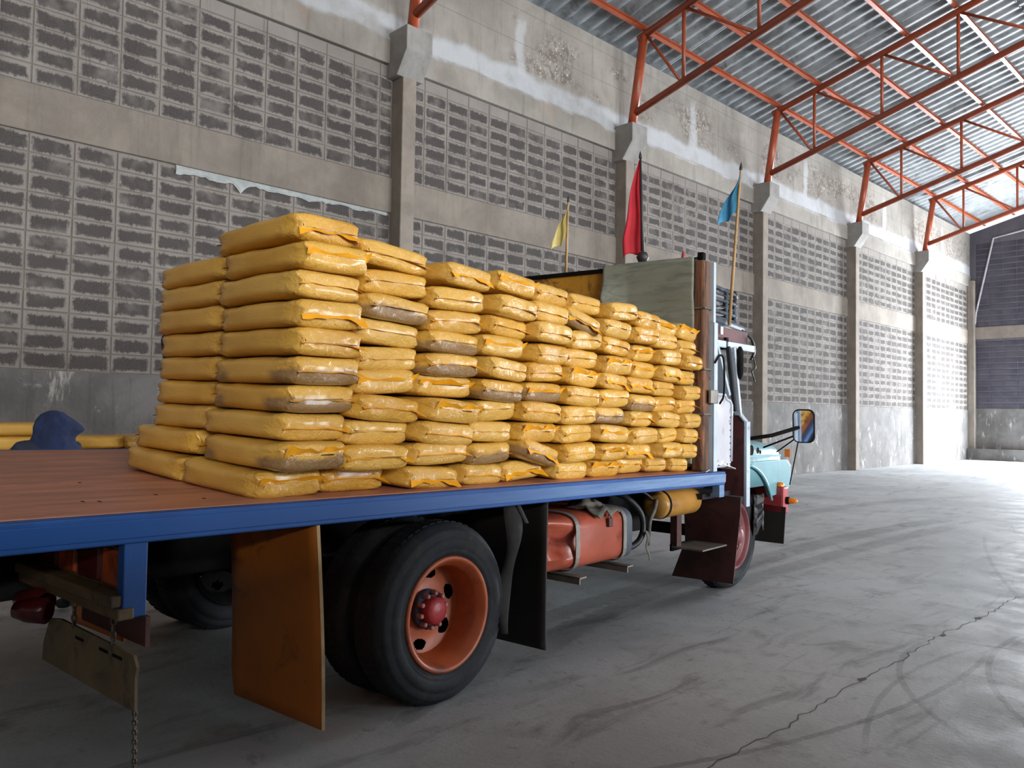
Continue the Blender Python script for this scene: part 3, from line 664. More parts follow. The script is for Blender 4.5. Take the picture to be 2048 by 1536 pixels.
# step below the cab, battery box in the shade behind it
T(B(-.28, -.02, 5.08, 5.47, .425, .437), 'step', 'strap', bevel=.003)
T(B(-.29, -.27, 5.08, 5.47, .40, .45), 'step_back', 'black_steel')
T(B(-.30, -.24, 5.10, 5.17, .43, .70), 'step_hanger', 'maroon_flap', bevel=.005)
T(B(-.85, -.45, 4.5, 5.1, .55, .86), 'battery_box', 'black_steel', bevel=.01)
# tail of the truck
T(B(-.06, -.012, .955, 1.035, .695, .955), 'lamp_post', 'blue', bevel=.004, label='blue post holding the rear lamp rail')
lp = T(B(-.95, -.06, .99, 1.03, .77, .93), 'lamp_panel', 'black_steel')
for i, (a, b, m) in enumerate(((-.215, -.06, 'lens_orange'), (-.42, -.235, 'lens_red'), (-.60, -.445, 'lens_orange'), (-.79, -.62, 'lens_red'))):
    l = T(B(a, b, .965, .99, .785, .915), 'tail_lamp', m, lp, bevel=.012)
    T(B(a - .004, b + .004, .975, .992, .778, .922), 'lamp_frame', 'brown_steel', lp)
T(B(-1.05, -.02, .92, .99, .735, .775), 'rear_bumper', 'brown_steel', bevel=.006)
T(B(-1.05, -.0, .935, .99, .695, .733), 'rear_bumper', 'brown_steel', bevel=.006)
T(B(-1.6, -1.0, .98, 1.02, .70, .93), 'rear_panel', 'brown_steel')
T(B(-.50, .02, 1.02, 1.035, .60, .70), 'rear_guard', 'maroon_flap')
lamp = MB().lathe([(.0, .15), (.03, .14), (.05, .08), (.055, .0), (.04, -.02)], (-.63, .93, .655), (-1, -.25, 0), 20); T(lamp, 'side_marker_lamp', 'lens_red', smooth=True)
T(MB().lathe([(.0, .1), (.03, .09), (.045, .04), (.048, -.03), (.03, -.04)], (-.58, .90, .64), (-.8, -.6, 0), 20), 'side_marker_lamp', 'lens_red', smooth=True)
def chain(p, q, parent, link=.028):
    p, q = Vector(p), Vector(q); n = max(2, int((q - p).length / (link * .72))); d = (q - p) / n
    for i in range(n):
        c = p + d * (i + .5); mb = MB(); up = d.normalized(); sd = (up.orthogonal().normalized() if i % 2 == 0 else up.cross(up.orthogonal()).normalized())
        mb.tube([c + up * (math.sin(a) * link * .5) + sd * math.cos(a) * link * .3 for a in [2 * math.pi * k / 10 for k in range(10)]], .0038, 5, closed=True); T(mb, 'chain_link', 'chain', parent)
bd = T(MB().prism([(-.60, .60), (-.50, .615), (.10, .605), (.125, .57), (.115, .535), (.12, .43), (-.66, .435), (-.655, .50)], 'y', .945, .955), 'hanging_board', 'grey_board', label='drab steel board hanging on chains below the rear lamps')
for u in (-.32, -.12, -.015): T(B(u - .035, u + .035, .943, .957, .572, .582), 'board_slot', 'black_steel', bd)
chain((-.39, .95, .70), (-.385, .95, .60), bd); chain((-.065, .95, .695), (-.064, .95, .58), bd); chain((.112, .95, .432), (.13, .95, .12), bd, .02)

# headboard of planks between posts
HV = 5.09
hb = T(B(-.13, -.03, HV, HV + .10, 1.0, 2.56), 'headboard_post', 'wood_post', bevel=.02)
T(B(-.10, -.05, HV + .02, HV + .07, 2.56, 2.62), 'post_stub', 'black_steel', hb, bevel=.01)
T(B(-BW + .03, -BW + .13, HV, HV + .10, 1.05, 2.62), 'headboard_post', 'wood_post', bevel=.02)
for i in range(6):
    z0 = 1.03 + i * .252
    o = T(B(-BW + .05, -.12, HV + .02, HV + .055, z0, z0 + .243).xf(Matrix.Identity(4)), 'headboard_plank', 'wood_yellow' if i == 5 else 'wood_brown', bevel=.006)
    for v in o.data.vertices: v.co.z += -.022 * (v.co.x)        # boards climb a little towards the far side
    if i == 5: o['label'] = 'yellow painted top plank'
T(B(-BW + .05, -.12, HV - .01, HV + .065, 2.535, 2.56), 'headboard_cap', 'black_steel')
for v in C.objects[-1].data.vertices: v.co.z += -.022 * v.co.x
for w0 in (1.42, 1.75, 2.2): T(MB().tube([(-.15 + .13 * (k % 2), HV - .012 + .124 * (k // 2 % 2), w0) for k in (0, 1, 3, 2)], .008, 6, closed=True), 'post_binding', 'rag', hb)
ang = MB(); ang.box(-.06, .0, HV + .105, HV + .112, 1.0, 2.1); ang.box(-.008, .0, HV + .105, HV + .165, 1.0, 2.1); ang.box(-.05, -.005, HV + .105, HV + .14, 2.1, 2.55)
an = T(ang, 'corner_angle', 'pale_steel', hb)
T(B(-.012, .012, HV + .04, HV + .16, 1.50, 1.60), 'angle_bracket', 'strap', hb, bevel=.006)
T(MB().tube(spline([(.01, HV + .10, 1.80), (.015, HV + .17, 1.86), (.015, HV + .235, 1.82), (.015, HV + .24, 1.58), (.012, HV + .18, 1.50)]), .008, 6), 'latch_hook', 'black_steel', hb, smooth=True)

# cab
cabg = T(B(-2.35, -.10, 5.22, 5.26, .95, 1.98), 'cab_back', 'cab_dark')
for u0, u1 in ((-2.36, -2.33),): T(B(u0, u1, 5.24, 5.86, .80, 1.5), 'cab_side', 'sky_blue')
T(B(-2.3, -.12, 5.26, 5.86, .78, .82), 'cab_floor', 'cab_dark')
T(B(-2.2, -.3, 5.32, 5.7, .82, 1.12), 'cab_seat', 'cab_dark', bevel=.04)
T(B(-2.35, -.18, 5.76, 5.88, .80, 1.28), 'dashboard', 'cab_dark', bevel=.03)
# side panel with lip
dp = T(MB().prism([(5.13, 1.015), (5.60, 1.015), (5.615, 1.05), (5.62, 1.50), (5.59, 1.535), (5.52, 1.55), (5.50, 1.585), (5.13, 1.59)], 'x', -.09, -.055), 'cab_side_panel', 'door_white', bevel=.012, label='scuffed white side panel of the cab')
T(MB().tube([(-.052, 5.14, 1.575), (-.052, 5.49, 1.572), (-.052, 5.515, 1.54), (-.052, 5.58, 1.525), (-.052, 5.605, 1.495), (-.052, 5.60, 1.06)], .011, 8), 'panel_lip', 'pale_steel', dp, smooth=True)
for i in range(10): T(MB().lathe([(.007, 0), (.005, .004), (0, .006)], (-.055, 5.155 + .048 * i, 1.04), (1, 0, 0), 6), 'rivet', 'maroon', dp)
for i in range(7): T(MB().lathe([(.007, 0), (.005, .004), (0, .006)], (-.055, 5.585, 1.10 + .05 * i), (1, 0, 0), 6), 'rivet', 'maroon', dp)
T(B(-.10, -.05, 5.10, 5.14, 1.0, 1.62), 'cab_corner', 'cab_dark')
# door, a little ajar, maroon inside with a pale edge
dr = T(MB().prism([(-.20, .78), (.0, .78), (.0, 1.36), (-.02, 1.40), (-.07, 1.45), (-.20, 1.40)], 'y', 5.74, 5.775), 'cab_door', 'maroon', label='maroon lined cab door with pale blue edge')
T(MB().prism([(-.012, .70), (.016, .70), (.016, 1.37), (-.012, 1.37)], 'y', 5.735, 5.80), 'door_edge', 'pale_steel', dr, bevel=.006)
T(MB().bar((-.08, 5.755, 1.46), (.0, 5.755, 1.37), .06, .012, (0, 0, 1)), 'door_top_edge', 'pale_steel', dr)
# window frames and pillars that lean back
for (va, za, vb, zb, wd, mt, u) in ((5.36, 1.96, 5.58, 1.57, .10, 'pale_steel', -.10), (5.22, 1.92, 5.30, 1.58, .05, 'cab_dark', -.10), (5.50, 1.95, 5.64, 1.52, .03, 'wood_post', -.14), (5.62, 1.95, 5.74, 1.42, .055, 'pale_steel', -.06), (5.55, 1.95, 5.68, 1.45, .03, 'cab_dark', -.06)):
    T(MB().bar((u, va, za), (u, vb, zb), .03, wd, (1, 0, 0)), 'window_bar', mt, bevel=.004)
T(MB().bar((-2.33, 5.74, 1.96), (-2.33, 5.86, 1.30), .05, .06, (1, 0, 0)), 'windscreen_pillar', 'sky_blue')
T(MB().bar((-2.33, 5.25, 1.96), (-2.33, 5.25, 1.34), .05, .06, (1, 0, 0)), 'window_bar', 'sky_blue')
T(MB().grid(1, 1, lambda i, j: (-2.3 + 2.13 * i, 5.87 - .12 * j, 1.30 + .66 * j)), 'windscreen', 'glass', solid=.006)
# roof with gutter and boards, visor
rf = T(B(-2.42, -.10, 5.18, 6.0, 1.965, 2.0), 'cab_roof', 'maroon', bevel=.01)
T(MB().bar((-.075, 5.18, 1.965), (-.075, 6.05, 1.965), .03, .055, (0, 0, 1)), 'gutter', 'pale_steel', rf, bevel=.006)
T(MB().bar((-.095, 5.18, 2.055), (-.095, 5.95, 2.045), .03, .10, (0, 0, 1)), 'roof_board', 'maroon', rf)
T(B(-.11, -.06, 5.52, 5.56, 1.93, 2.02), 'gutter_clip', 'black_steel', rf)
T(B(-.085, -.076, 5.46, 5.50, 2.04, 2.10), 'paper_tag', 'paper', rf)
T(MB().lathe([(.0, -.03), (.055, -.028), (.075, -.01), (.075, .01), (.055, .028), (0, .03)], (0, 0, 0), (1, .35, 0), 20).xf(Matrix.Translation((-.03, 5.70, 1.83)) @ Matrix.Diagonal((1, .8, 1.75, 1))), 'folded_mirror', 'black_steel', smooth=True)
# roof rack of pipes
rk = T(MB().tube(spline([(-.16, 5.22, 2.44), (-.16, 5.6, 2.42), (-.16, 5.85, 2.40), (-.2, 5.97, 2.38), (-.32, 6.02, 2.36)]), .018, 8), 'roof_rack', 'rack', smooth=True)
for z, r_ in ((2.385, .008), (2.34, .017), (2.29, .008), (2.245, .016), (2.20, .009)):
    T(MB().tube(spline([(-.16, 5.22, z), (-.16, 5.6, z - .01), (-.16, 5.86, z - .02), (-.22, 5.98, z - .03), (-.34, 6.03, z - .04)]), r_, 8), 'rack_rail', 'rack', rk, smooth=True)
    T(MB().tube([(-2.3, 5.22, z), (-2.3, 5.95, z - .02)], r_, 8), 'rack_rail', 'rack', rk, smooth=True)
    T(MB().tube([(-.3, 6.03, z - .04), (-2.3, 6.0, z - .04)], r_, 8), 'rack_rail', 'rack', rk, smooth=True)
for u, v in ((-.16, 5.34), (-.16, 5.72), (-.16, 5.88), (-.3, 6.03), (-2.3, 5.3), (-2.3, 5.9)): T(MB().tube([(u, v, 2.10), (u, v, 2.43)], .016, 8), 'rack_post', 'rack', rk, smooth=True)
for z, r_ in ((2.15, .035), (2.12, .022)): T(MB().tube([(-.14, 5.20, z + .03), (-.14, 5.95, z - .03)], r_, 10), 'roof_pipe', 'rack', rk, smooth=True)
for k in range(7): T(MB().tube([(-.2 - .3 * k, 5.22, 2.12), (-.2 - .3 * k, 6.0, 2.10)], .014, 6), 'rack_slat', 'rack', rk)
T(MB().tube(spline([(-.12, 5.90, 2.12), (-.08, 6.02, 2.05), (-.08, 6.08, 1.95), (-.10, 6.06, 1.88)]), .012, 6), 'roof_cable', 'hose', rk, smooth=True)
T(MB().tube(spline([(-.08, 6.05, 1.92), (-.06, 6.06, 1.82), (-.07, 6.02, 1.78), (-.06, 6.05, 1.70)]), .006, 6), 'roof_cable', 'hose', rk, smooth=True)

# bonnet, wing and nose
mb = MB()
sec = [(5.87, .0, 1.01), (6.4, .0, .995), (6.8, -.01, .98), (7.02, -.03, .955), (7.15, -.07, .90), (7.21, -.12, .82)]
def bon(i, j):
    # j along v, i across from wing to wing
    q = j * (len(sec) - 1); k = min(int(q), len(sec) - 2); t = q - k
    v = sec[k][0] * (1 - t) + sec[k + 1][0] * t; ins = sec[k][1] * (1 - t) + sec[k + 1][1] * t; hh = sec[k][2] * (1 - t) + sec[k + 1][2] * t
    a = math.pi * i; cx = math.cos(a); cz = math.sin(a); e = .24
    u = -1.22 + math.copysign(abs(cx) ** e, cx) * (1.0 + ins); z = .80 + (abs(cz) ** e) * (hh - .80 + .215)
    return (u, v, z)
mb.grid(40, 20, bon, True)
bn = T(mb, 'bonnet', 'sky_blue', smooth=True, solid=.01, label='light blue bonnet')
T(MB().prism([(-2.15, .80), (-.30, .80), (-.30, 1.02), (-.42, 1.06), (-2.02, 1.06), (-2.15, 1.02)], 'y', 7.16, 7.2), 'grille', 'cab_dark', bn, bevel=.01)
pts = [(5.87, 1.02), (7.1, 1.02), (7.20, .96), (7.22, .80), (7.12, .72), (6.80, .70)]
pts += [(6.17 + .60 * math.cos(a), .47 + .53 * math.sin(a)) for a in [R(26 + 10 * k) for k in range(11)]]
pts += [(5.87, .9)]
for u0 in (-.205, -2.24):
    T(MB().prism(pts, 'x', u0 - .03, u0), 'wing', 'sky_blue', bn, bevel=.012)
T(MB().tube([(-.195, 6.17 + .60 * math.cos(a), .47 + .53 * math.sin(a)) for a in [R(22 + 8 * k) for k in range(9)]], .014, 8), 'wing_lip', 'sky_blue', bn, smooth=True)
T(MB().bar((-.20, 5.9, 1.075), (-.20, 6.92, 1.06), .02, .02), 'bonnet_trim', 'sky_blue', bn)
for v, z, a, b in ((6.34, 1.12, .05, .025), (6.47, 1.115, .03, .022), (6.52, 1.10, .02, .014)): T(MB().lathe([(.0, .0), (a * .8, .004), (a, .0)], (-.215, v, z), (1, 0, 0), 8).xf(Matrix.Translation((0, 0, 0))), 'rust_spot', 'black_steel', bn)
T(MB().grid(6, 8, lambda i, j: (-.17 - .03 * math.sin(9 * i), 6.30 + .22 * i + .03 * mn.noise((i * 5, j * 5, 0)), .74 - .26 * j * (1 + .4 * math.sin(7 * i)))), 'torn_wheel_skirt', 'hose', bn, solid=.006)
T(B(-2.2, -.14, 6.86, 6.98, .53, .78), 'front_bumper', 'bumper', bevel=.02, label='red front bumper')
T(B(-1.9, -.4, 6.6, 6.9, .56, .72), 'bumper_mount', 'black_steel')
ind = T(MB().lathe([(.034, 0), (.034, .02), (.028, .03)], (-.14, 6.93, .655), (1, 0, 0), 20, cap1=True), 'indicator_base', 'black_steel')
T(MB().lathe([(.028, .03), (.027, .05), (.019, .085), (.008, .10), (0, .102)], (-.14, 6.93, .655), (1, 0, 0), 20), 'indicator_lens', 'amber', ind, smooth=True, label='amber cone indicator')
T(MB().lathe([(.036, 0), (.036, .02), (.028, .034), (0, .04)], (-.19, 6.90, .78), (0, 0, 1), 20), 'bumper_lamp', 'amber', smooth=True)
T(MB().tube([(-.10, 6.90, .80), (-.02, 6.92, 1.25)], .006, 6), 'marker_rod', 'black_steel')
T(MB().lathe([(.0, .10), (.03, .095), (.065, .07), (.075, .03), (.075, 0)], (-.55, 6.35, 1.225), (0, 0, 1), 24), 'beacon', 'ochre', smooth=True, label='ochre beacon dome')
T(MB().tube([(-.62, 6.2, 1.2), (-.62, 6.2, 1.42)], .006, 6), 'wiper', 'black_steel'); T(MB().tube([(-.42, 6.22, 1.2), (-.46, 6.2, 1.37)], .005, 6), 'wiper', 'black_steel')
# mirror on its arm
ma = T(MB().tube([(-.42, 6.38, 1.19), (-.1, 6.5, 1.25), (.10, 6.60, 1.325)], .017, 8), 'mirror_arm', 'black_steel', smooth=True)
T(MB().tube([(-.20, 6.55, 1.14), (.10, 6.62, 1.27)], .008, 6), 'mirror_brace', 'black_steel', ma, smooth=True)
T(MB().tube([(-.14, 6.7, 1.10), (.09, 6.62, 1.25)], .006, 6), 'mirror_brace', 'black_steel', ma, smooth=True)
T(MB().grid(2, 3, lambda i, j: (-.06 + .05 * i, 6.68, 1.06 + .07 * j)), 'red_reflector', 'amber', ma, solid=.006)
def rrect(cx, cz, w_, h_, r_, n=6):
    out = []
    for qx, qz, a0 in ((1, 1, 0), (-1, 1, 90), (-1, -1, 180), (1, -1, 270)):
        for k in range(n + 1): a = R(a0 + 90 * k / n); out.append((cx + qx * (w_ / 2 - r_) + r_ * math.cos(a), cz + qz * (h_ / 2 - r_) + r_ * math.sin(a)))
    return out
MM = Matrix.Translation((.135, 6.60, 1.335)) @ Matrix.Rotation(R(8), 4, 'Z') @ Matrix.Rotation(R(3), 4, 'X')
T(MB().prism(rrect(0, 0, .185, .29, .055), 'y', .0, .035).xf(MM), 'mirror_housing', 'black_steel', ma, bevel=.01)
T(MB().prism(rrect(0, 0, .165, .268, .048), 'y', -.004, .002).xf(MM), 'mirror_glass', 'mirror', ma)

# ------------------------------------------------------------------ sacks
SL_, SW, SH = .62, .372, .119
def sack_mesh(seed):
    rr = random.Random(seed); nx, na = 52, 52; mb = MB(); s1, s2, s3 = rr.uniform(0, 50), rr.uniform(0, 50), rr.uniform(0, 50)
    seamz = [rr.uniform(-.010, .014), rr.uniform(-.010, .014)]; rows = []
    for i in range(nx + 1):
        t = i / nx; xx = -math.cos(math.pi * t); x = (abs(xx) ** .66) * math.copysign(1, xx) * SL_ / 2
        dist = SL_ / 2 - abs(x); e = min(1.0, dist / .042); hb_ = max(.0, 1 - (1 - e) ** 3.0) ** (1 / 3.0)
        side = 1 if x > 0 else 0; a = SW / 2; b = SH / 2 * max(hb_, .015); ring = []
        near = math.exp(-dist / .075); nearer = math.exp(-dist / .04)
        for k in range(na):
            an_ = 2 * math.pi * k / na; c_, s_ = math.cos(an_), math.sin(an_)
            y = math.copysign(abs(c_) ** .40, c_) * a; z = math.copysign(abs(s_) ** .58, s_) * b
            # tuck: the side is folded in towards the ends of the seam
            sidef = min(1, abs(c_) * 1.15) ** 6
            y *= 1 - .11 * math.exp(-(dist / .055) ** 1.5)
            tuck = .034 * near * math.exp(-(z / (SH * .26)) ** 2) * sidef
            y -= math.copysign(tuck, c_)
            # creases fanning out from the tuck and down the face
            g_ = near * (.25 + .75 * abs(c_) ** 2)
            fan = math.sin(math.atan2(z, max(.004, dist)) * 9 + s1 + 2 * mn.noise((an_ * 2, s2, 0)))
            cr_ = .8 * fan + mn.noise((x * 9 + s1, an_ * 4.2, s2)) + .8 * mn.noise((x * 16, an_ * 8.5 + s3, s1))
            d_ = .006 * g_ * cr_
            face = .009 * nearer * (mn.noise((y * 9 + s3, z * 16, s1)) + .6 * math.sin(y * 60 + 3 * mn.noise((y * 5, z * 9, s2)))) * (1 - abs(c_) ** 8)
            sag = .007 * mn.noise((x * 3.5 + s2, y * 5, s3)) + .004 * mn.noise((x * 11, y * 11 + s1, z * 9))
            zz = SH / 2 + z + seamz[side] * (1 - hb_) + math.copysign(d_, s_) * (1 if abs(s_) > .3 else .3) + sag * (1 if s_ > 0 else .3)
            ring.append((x + (face if x > 0 else -face), y + math.copysign(d_, c_) * sidef + .005 * mn.noise((x * 4, s1, s2)), zz))
        rows.append(mb.add(ring, []))
    for a, b in zip(rows, rows[1:]): mb.f += [(a + k, a + (k + 1) % na, b + (k + 1) % na, b + k) for k in range(na)]
    mb.f.append(tuple(rows[0] + k for k in range(na))); mb.f.append(tuple(rows[-1] + k for k in range(na - 1, -1, -1)))
    me = mb.mesh('sack', M['sack'], True)
    b = bmesh.new(); b.from_mesh(me); bmesh.ops.recalc_face_normals(b, faces=b.faces); b.to_mesh(me); b.free()
    return me, seamz
def fin_mesh(seed, seamz, side, style):
    """the flat sealed strip at a sack's end; 0: narrow welt, 1: ears at the corners, 2: broad strip folded down"""
    rr = random.Random(seed); s1 = rr.uniform(0, 30); mb = MB(); nu = 36; up = 1 if (style == 2 and s1 > 24) else -1
    def fn(i, j):
        y = (i - .5) * SW * .80; ear = max(0, abs(2 * i - 1) - .66) / .34; wv = mn.noise((i * 3.4 + s1, 2, seed * .7))
        if style == 0: L_, dr = .009 + .010 * ear, .35
        elif style == 1: L_, dr = .010 + .034 * ear * (1 if (i > .5 or s1 > 14) else .25), .55
        else: L_, dr = .026 + .016 * ear + .010 * wv, 1.0
        L_ *= 1 + .45 * wv
        ang_ = up * dr * (1 + .5 * mn.noise((i * 5, s1, 1)))
        x = SL_ / 2 - .003 + L_ * j * math.cos(ang_) + .004 * j * (1 + wv); z = SH / 2 + seamz[1 if side > 0 else 0] + L_ * j * math.sin(ang_) + .005 * mn.noise((i * 5 + s1, 0, 0)) - .004 * ear
        return (side * x, y * (1 + .06 * j * ear), z)
    mb.grid(nu, 3, fn); me = mb.mesh('seam', M['sack_fin'] if style else M['sack_welt'], True); return me
NV = 7; SV = []
for q in range(NV):
    me, sz = sack_mesh(100 + q); d2 = me.copy(); d2.materials.clear(); d2.materials.append(M['sack_dusty'])
    fins = {(sd, st): fin_mesh(q * 10 + st, sz, sd, st) for sd in (1, -1) for st in (0, 1, 2)}
    SV.append((me, d2, fins))
def sack(mat, label, group, dusty=False, style=1, sc=(1, 1, 1), var=None):
    q = rnd.randrange(NV) if var is None else var; me, d2, fins = SV[q]
    o = bpy.data.objects.new('sack', d2 if dusty else me); C.objects.link(o)
    o.matrix_world = mat @ Matrix.Diagonal((sc[0], sc[1], sc[2], 1)); tag(o, label, 'sack', group)
    for sd in (1, -1):
        f = bpy.data.objects.new('seam', fins[(sd, style if sd > 0 else 0)]); C.objects.link(f); f.parent = o
    return o
colb = [1.504, 1.855, 2.253, 2.676, 3.032, 3.411, 3.77, 4.150, 4.50, 4.80, 5.07]
colt = [1.585, 1.955, 2.400, 2.775, 3.130, 3.47, 3.82, 4.13, 4.45, 4.76, 5.06]
topz = [2.200, 2.150, 2.125, 2.135, 2.135, 2.12, 2.105, 2.08, 2.065, 2.05]
layer = ['bottom layer', 'second layer', 'third layer', 'fourth layer', 'fifth layer', 'sixth layer', 'seventh layer', 'eighth layer', 'ninth layer', 'top layer']
dusty_set = {(0, 4), (0, 3), (1, 7), (2, 5), (2, 6), (3, 4), (4, 4), (5, 8), (4, 1), (3, 1), (0, 1), (6, 3), (7, 4)}
LOADM = TR @ BED
rr = random.Random(11)
for c in range(10):
    for r_ in range(10):
        t = r_ / 9; tt = min(1, r_ / 2.2) if c == 0 else t
        a = colb[c] + (colt[c] - colb[c]) * tt; b = colb[c + 1] + (colt[c + 1] - colb[c + 1]) * (tt if c < 1 else t)
        hz = (topz[c] - (1.0566 - .0119 * (a + b) / 2)) / 10
        # layer lines wave along the load
        z = r_ * hz; wob = rr.uniform(-.014, .014)
        v = (a + b) / 2 + wob; wd = (b - a) * rr.uniform(.985, 1.02); tilt = max(-4, min(4, rr.gauss(0, 2.2))); yaw = max(-6, min(6, rr.gauss(1.0, 3.0))); pit = rr.gauss(0, 1.0)
        if (c, r_) in ((4, 1), (5, 8)): tilt = -13
        if c == 0: yaw = rr.gauss(0, .8); v = a + wd / 2; pit = -.38 * r_ + .4 + rr.gauss(0, .5)
        u0 = -.02 + (-.075 if r_ == 0 else 0) + rr.uniform(-.06, .02) - SL_ / 2 - .035
        m = LOADM @ Matrix.Translation((u0, v, z - .001)) @ Matrix.Rotation(R(yaw), 4, 'Z') @ Matrix.Translation((0, 0, SH / 2)) @ Matrix.Rotation(R(tilt), 4, 'X') @ Matrix.Rotation(R(pit), 4, 'Y') @ Matrix.Translation((0, 0, -SH / 2))
        du = (c, r_) in dusty_set
        cn = 'rearmost column' if c == 0 else ('column against the headboard' if c == 9 else ORD[c] + ' column from the rear')
        lab = ('dust-stained ' if du else '') + 'yellow plastic sack, %s, %s of the load' % (layer[r_], cn)
        sack(m, lab, 'sacks stacked on the flatbed', du, rr.choices((0, 1, 2), (.34, .36, .30))[0], (1.0, wd / SW * 1.03, hz / SH * 1.0))
for r_ in range(9):                                        # second file, seen from the rear
    hz = (topz[0] - 1.035) / 10 * .985; tt = min(1, r_ / 2.2); a = colb[0] + (colt[0] - colb[0]) * tt + .015
    wd = .35 * rr.uniform(.97, 1.03)
    m = LOADM @ Matrix.Translation((-.715 + rr.uniform(-.02, .02) - SL_ / 2 - (.06 if r_ < 2 else 0) + .05 * tt, a + wd / 2 + rr.uniform(-.01, .012), r_ * hz)) @ Matrix.Rotation(R(rr.gauss(0, 1.2)), 4, 'Z') @ Matrix.Rotation(R(-.38 * r_ + rr.gauss(0, .6)), 4, 'Y')
    sack(m, 'yellow plastic sack, %s, inner file at the rear of the load' % layer[r_], 'sacks stacked on the flatbed', False, 1, (1, wd / SW, hz / SH * 1.02))
# sacks piled on the floor beyond the truck
for c in range(3):
    for r_ in range(10):
        if c == 2 and r_ > 9: continue
        hz = .118; 
        if c == 0 and r_ == 9: hz = .125
        m = TR @ Matrix.Translation((-4.45 + rr.uniform(-.02, .02), 2.05 + .66 * c + rr.uniform(-.015, .015) - .2, r_ * .1165)) @ Matrix.Rotation(R(90 + rr.gauss(0, 2)), 4, 'Z')
        sack(m, 'yellow sack on the floor pile beyond the truck, %s, %s column' % (layer[r_], ('left', 'middle', 'right')[c]), 'sacks piled on the floor beyond the truck', False, 0, (1, 1.1, hz / SH))
m = TR @ Matrix.Translation((-4.42, 2.0, 1.166)) @ Matrix.Rotation(R(86), 4, 'Z')
sack(m, 'yellow sack on the very top of the floor pile, behind the hooded worker', 'sacks piled on the floor beyond the truck', False, 0, (1, 1.05, .9))

# ------------------------------------------------------------------ tarpaulin, plastic, flags
mb = MB()
def tarp(i, j):
    u = -.10 - .80 * i; top = 2.575 - .022 * u
    fold = .012 * abs(math.sin(j * 17 + .6 * i)) ** .6 + .016 * mn.noise((i * 3, j * 4, 2))
    left = max(0, (i - .72) / .28)
    z = top - (1.52 - .35 * left) * j + .0
    v = HV - .03 - .018 * j + fold * min(1, j * 5) - .10 * left * math.sin(math.pi * min(1, j * 1.4)) * (1 + .6 * mn.noise((i * 6, j * 7, 5)))
    return (u + .12 * left * j * 2 * (1 - j), v, z)
mb.grid(40, 40, tarp)
mb.grid(40, 3, lambda i, j: (-.10 - .70 * i, HV - .03 + .13 * j, 2.575 + .022 * (.10 + .70 * i) + .012 * math.sin(math.pi * j)), True)
o = mb.xf(TR).build('tarpaulin', 'canvas', None, smooth=True, solid=.006); tag(o, 'grey-green canvas tarpaulin hung over the headboard', 'tarpaulin')
mb = MB()
def film(i, j):
    u = -.30 + .34 * j * 1.0; v = 5.14 + .50 * i; return (-.16 + .13 * j + .02 * mn.noise((i * 7, j * 7, 3)), v + .02 * mn.noise((i * 5, j * 5, 9)), .998 + (.10 * math.sin(math.pi * min(1, max(0, i * 1.0))) * (1 - j * .5)) * (.7 + .9 * abs(mn.noise((i * 9, j * 6, 1)))))
mb.grid(24, 12, film); o = mb.xf(TR).build('crumpled_plastic', 'foam', None, smooth=False, solid=.004); tag(o, 'crumpled white plastic film at the front end of the blue rail', 'plastic')

def flag(base, top, cloth_fn, mats, label, pole_r=.012, ball=False):
    t = empty('flag', tuple((TR @ Vector(base)))); tag(t, label, 'flag'); inv = Matrix.Translation(-(TR @ Vector(base)))
    p = MB().tube([base, [base[k] + (top[k] - base[k]) * .5 for k in range(3)], top], [pole_r, pole_r * .85, pole_r * .55], 8).xf(inv @ TR).build('pole', mats[0], t, smooth=True)
    tip = MB().lathe([(pole_r * .9, -.02), (pole_r * .9, .0), (pole_r * .5, .02), (0, .045)], top, (Vector(top) - Vector(base)), 10).xf(inv @ TR).build('pole_tip', 'dark_pole', t, smooth=True)
    mb = MB(); mb.grid(18, 34, cloth_fn); mb.xf(inv @ TR).build('cloth', mats[1], t, smooth=True, solid=.003)
    if ball: MB().lathe([(.0, -.05), (.035, -.035), (.05, 0), (.035, .035), (0, .05)], ball, (0, 0, 1), 16).xf(inv @ TR).build('pole_ball', 'dark_pole', t, smooth=True)
    return t
def drape(base, top, hang0, hang1, width, droop, seed, kick=0.0):
    b, tp = Vector(base), Vector(top)
    def fn(i, j):
        p = b + (tp - b) * (hang1 + (hang0 - hang1) * (1 - j))   # down the pole
        ww = width * (.10 + .90 * min(1, j * 1.25)) * (1 - .15 * max(0, j - .8) * 5 * .4); fold = math.sin(i * 8 + seed + j * 2.5) * .028 * i * (.4 + j)
        out = -i * ww
        return (p.x + out + .01 * math.sin(j * 9 + seed), p.y + fold - .03 * i * j, p.z - droop * i * (.35 + .65 * j) + kick * i * math.sin(j * 3.1) + .012 * math.sin(i * 9 + seed))
    return fn
fb, ft = (-1.356, 5.17, 2.60), (-1.34, 5.17, 3.228)
flag(fb, ft, drape(fb, ft, .965, .48, .13, .10, 1.0), ('bamboo', 'flag_yellow'), 'small pale yellow flag on a bamboo pole on the headboard')
fb, ft = (-.596, 5.17, 2.57), (-.633, 5.17, 3.465)
flag(fb, ft, drape(fb, ft, .985, .14, .16, .03, 2.2), ('dark_pole', 'flag_red'), 'tall red flag on a dark pole behind the tarpaulin', .014, (-.600, 5.165, 2.65))
fb, ft = (-.075, 5.60, 2.12), (.016, 5.60, 3.356)
flag(fb, ft, drape(fb, ft, .97, .72, .15, .10, .4), ('bamboo', 'flag_blue'), 'blue flag on a long bamboo pole tied to the roof rack', .014)
o = MB().lathe([(.012, 0), (.016, .03), (.010, .07), (0, .08)], (-.24, 5.16, 2.575), (0, 0, 1), 10).xf(TR).build('marker_stub', 'bumper', None, smooth=True); tag(o, 'small red marker stub on top of the headboard', 'marker')

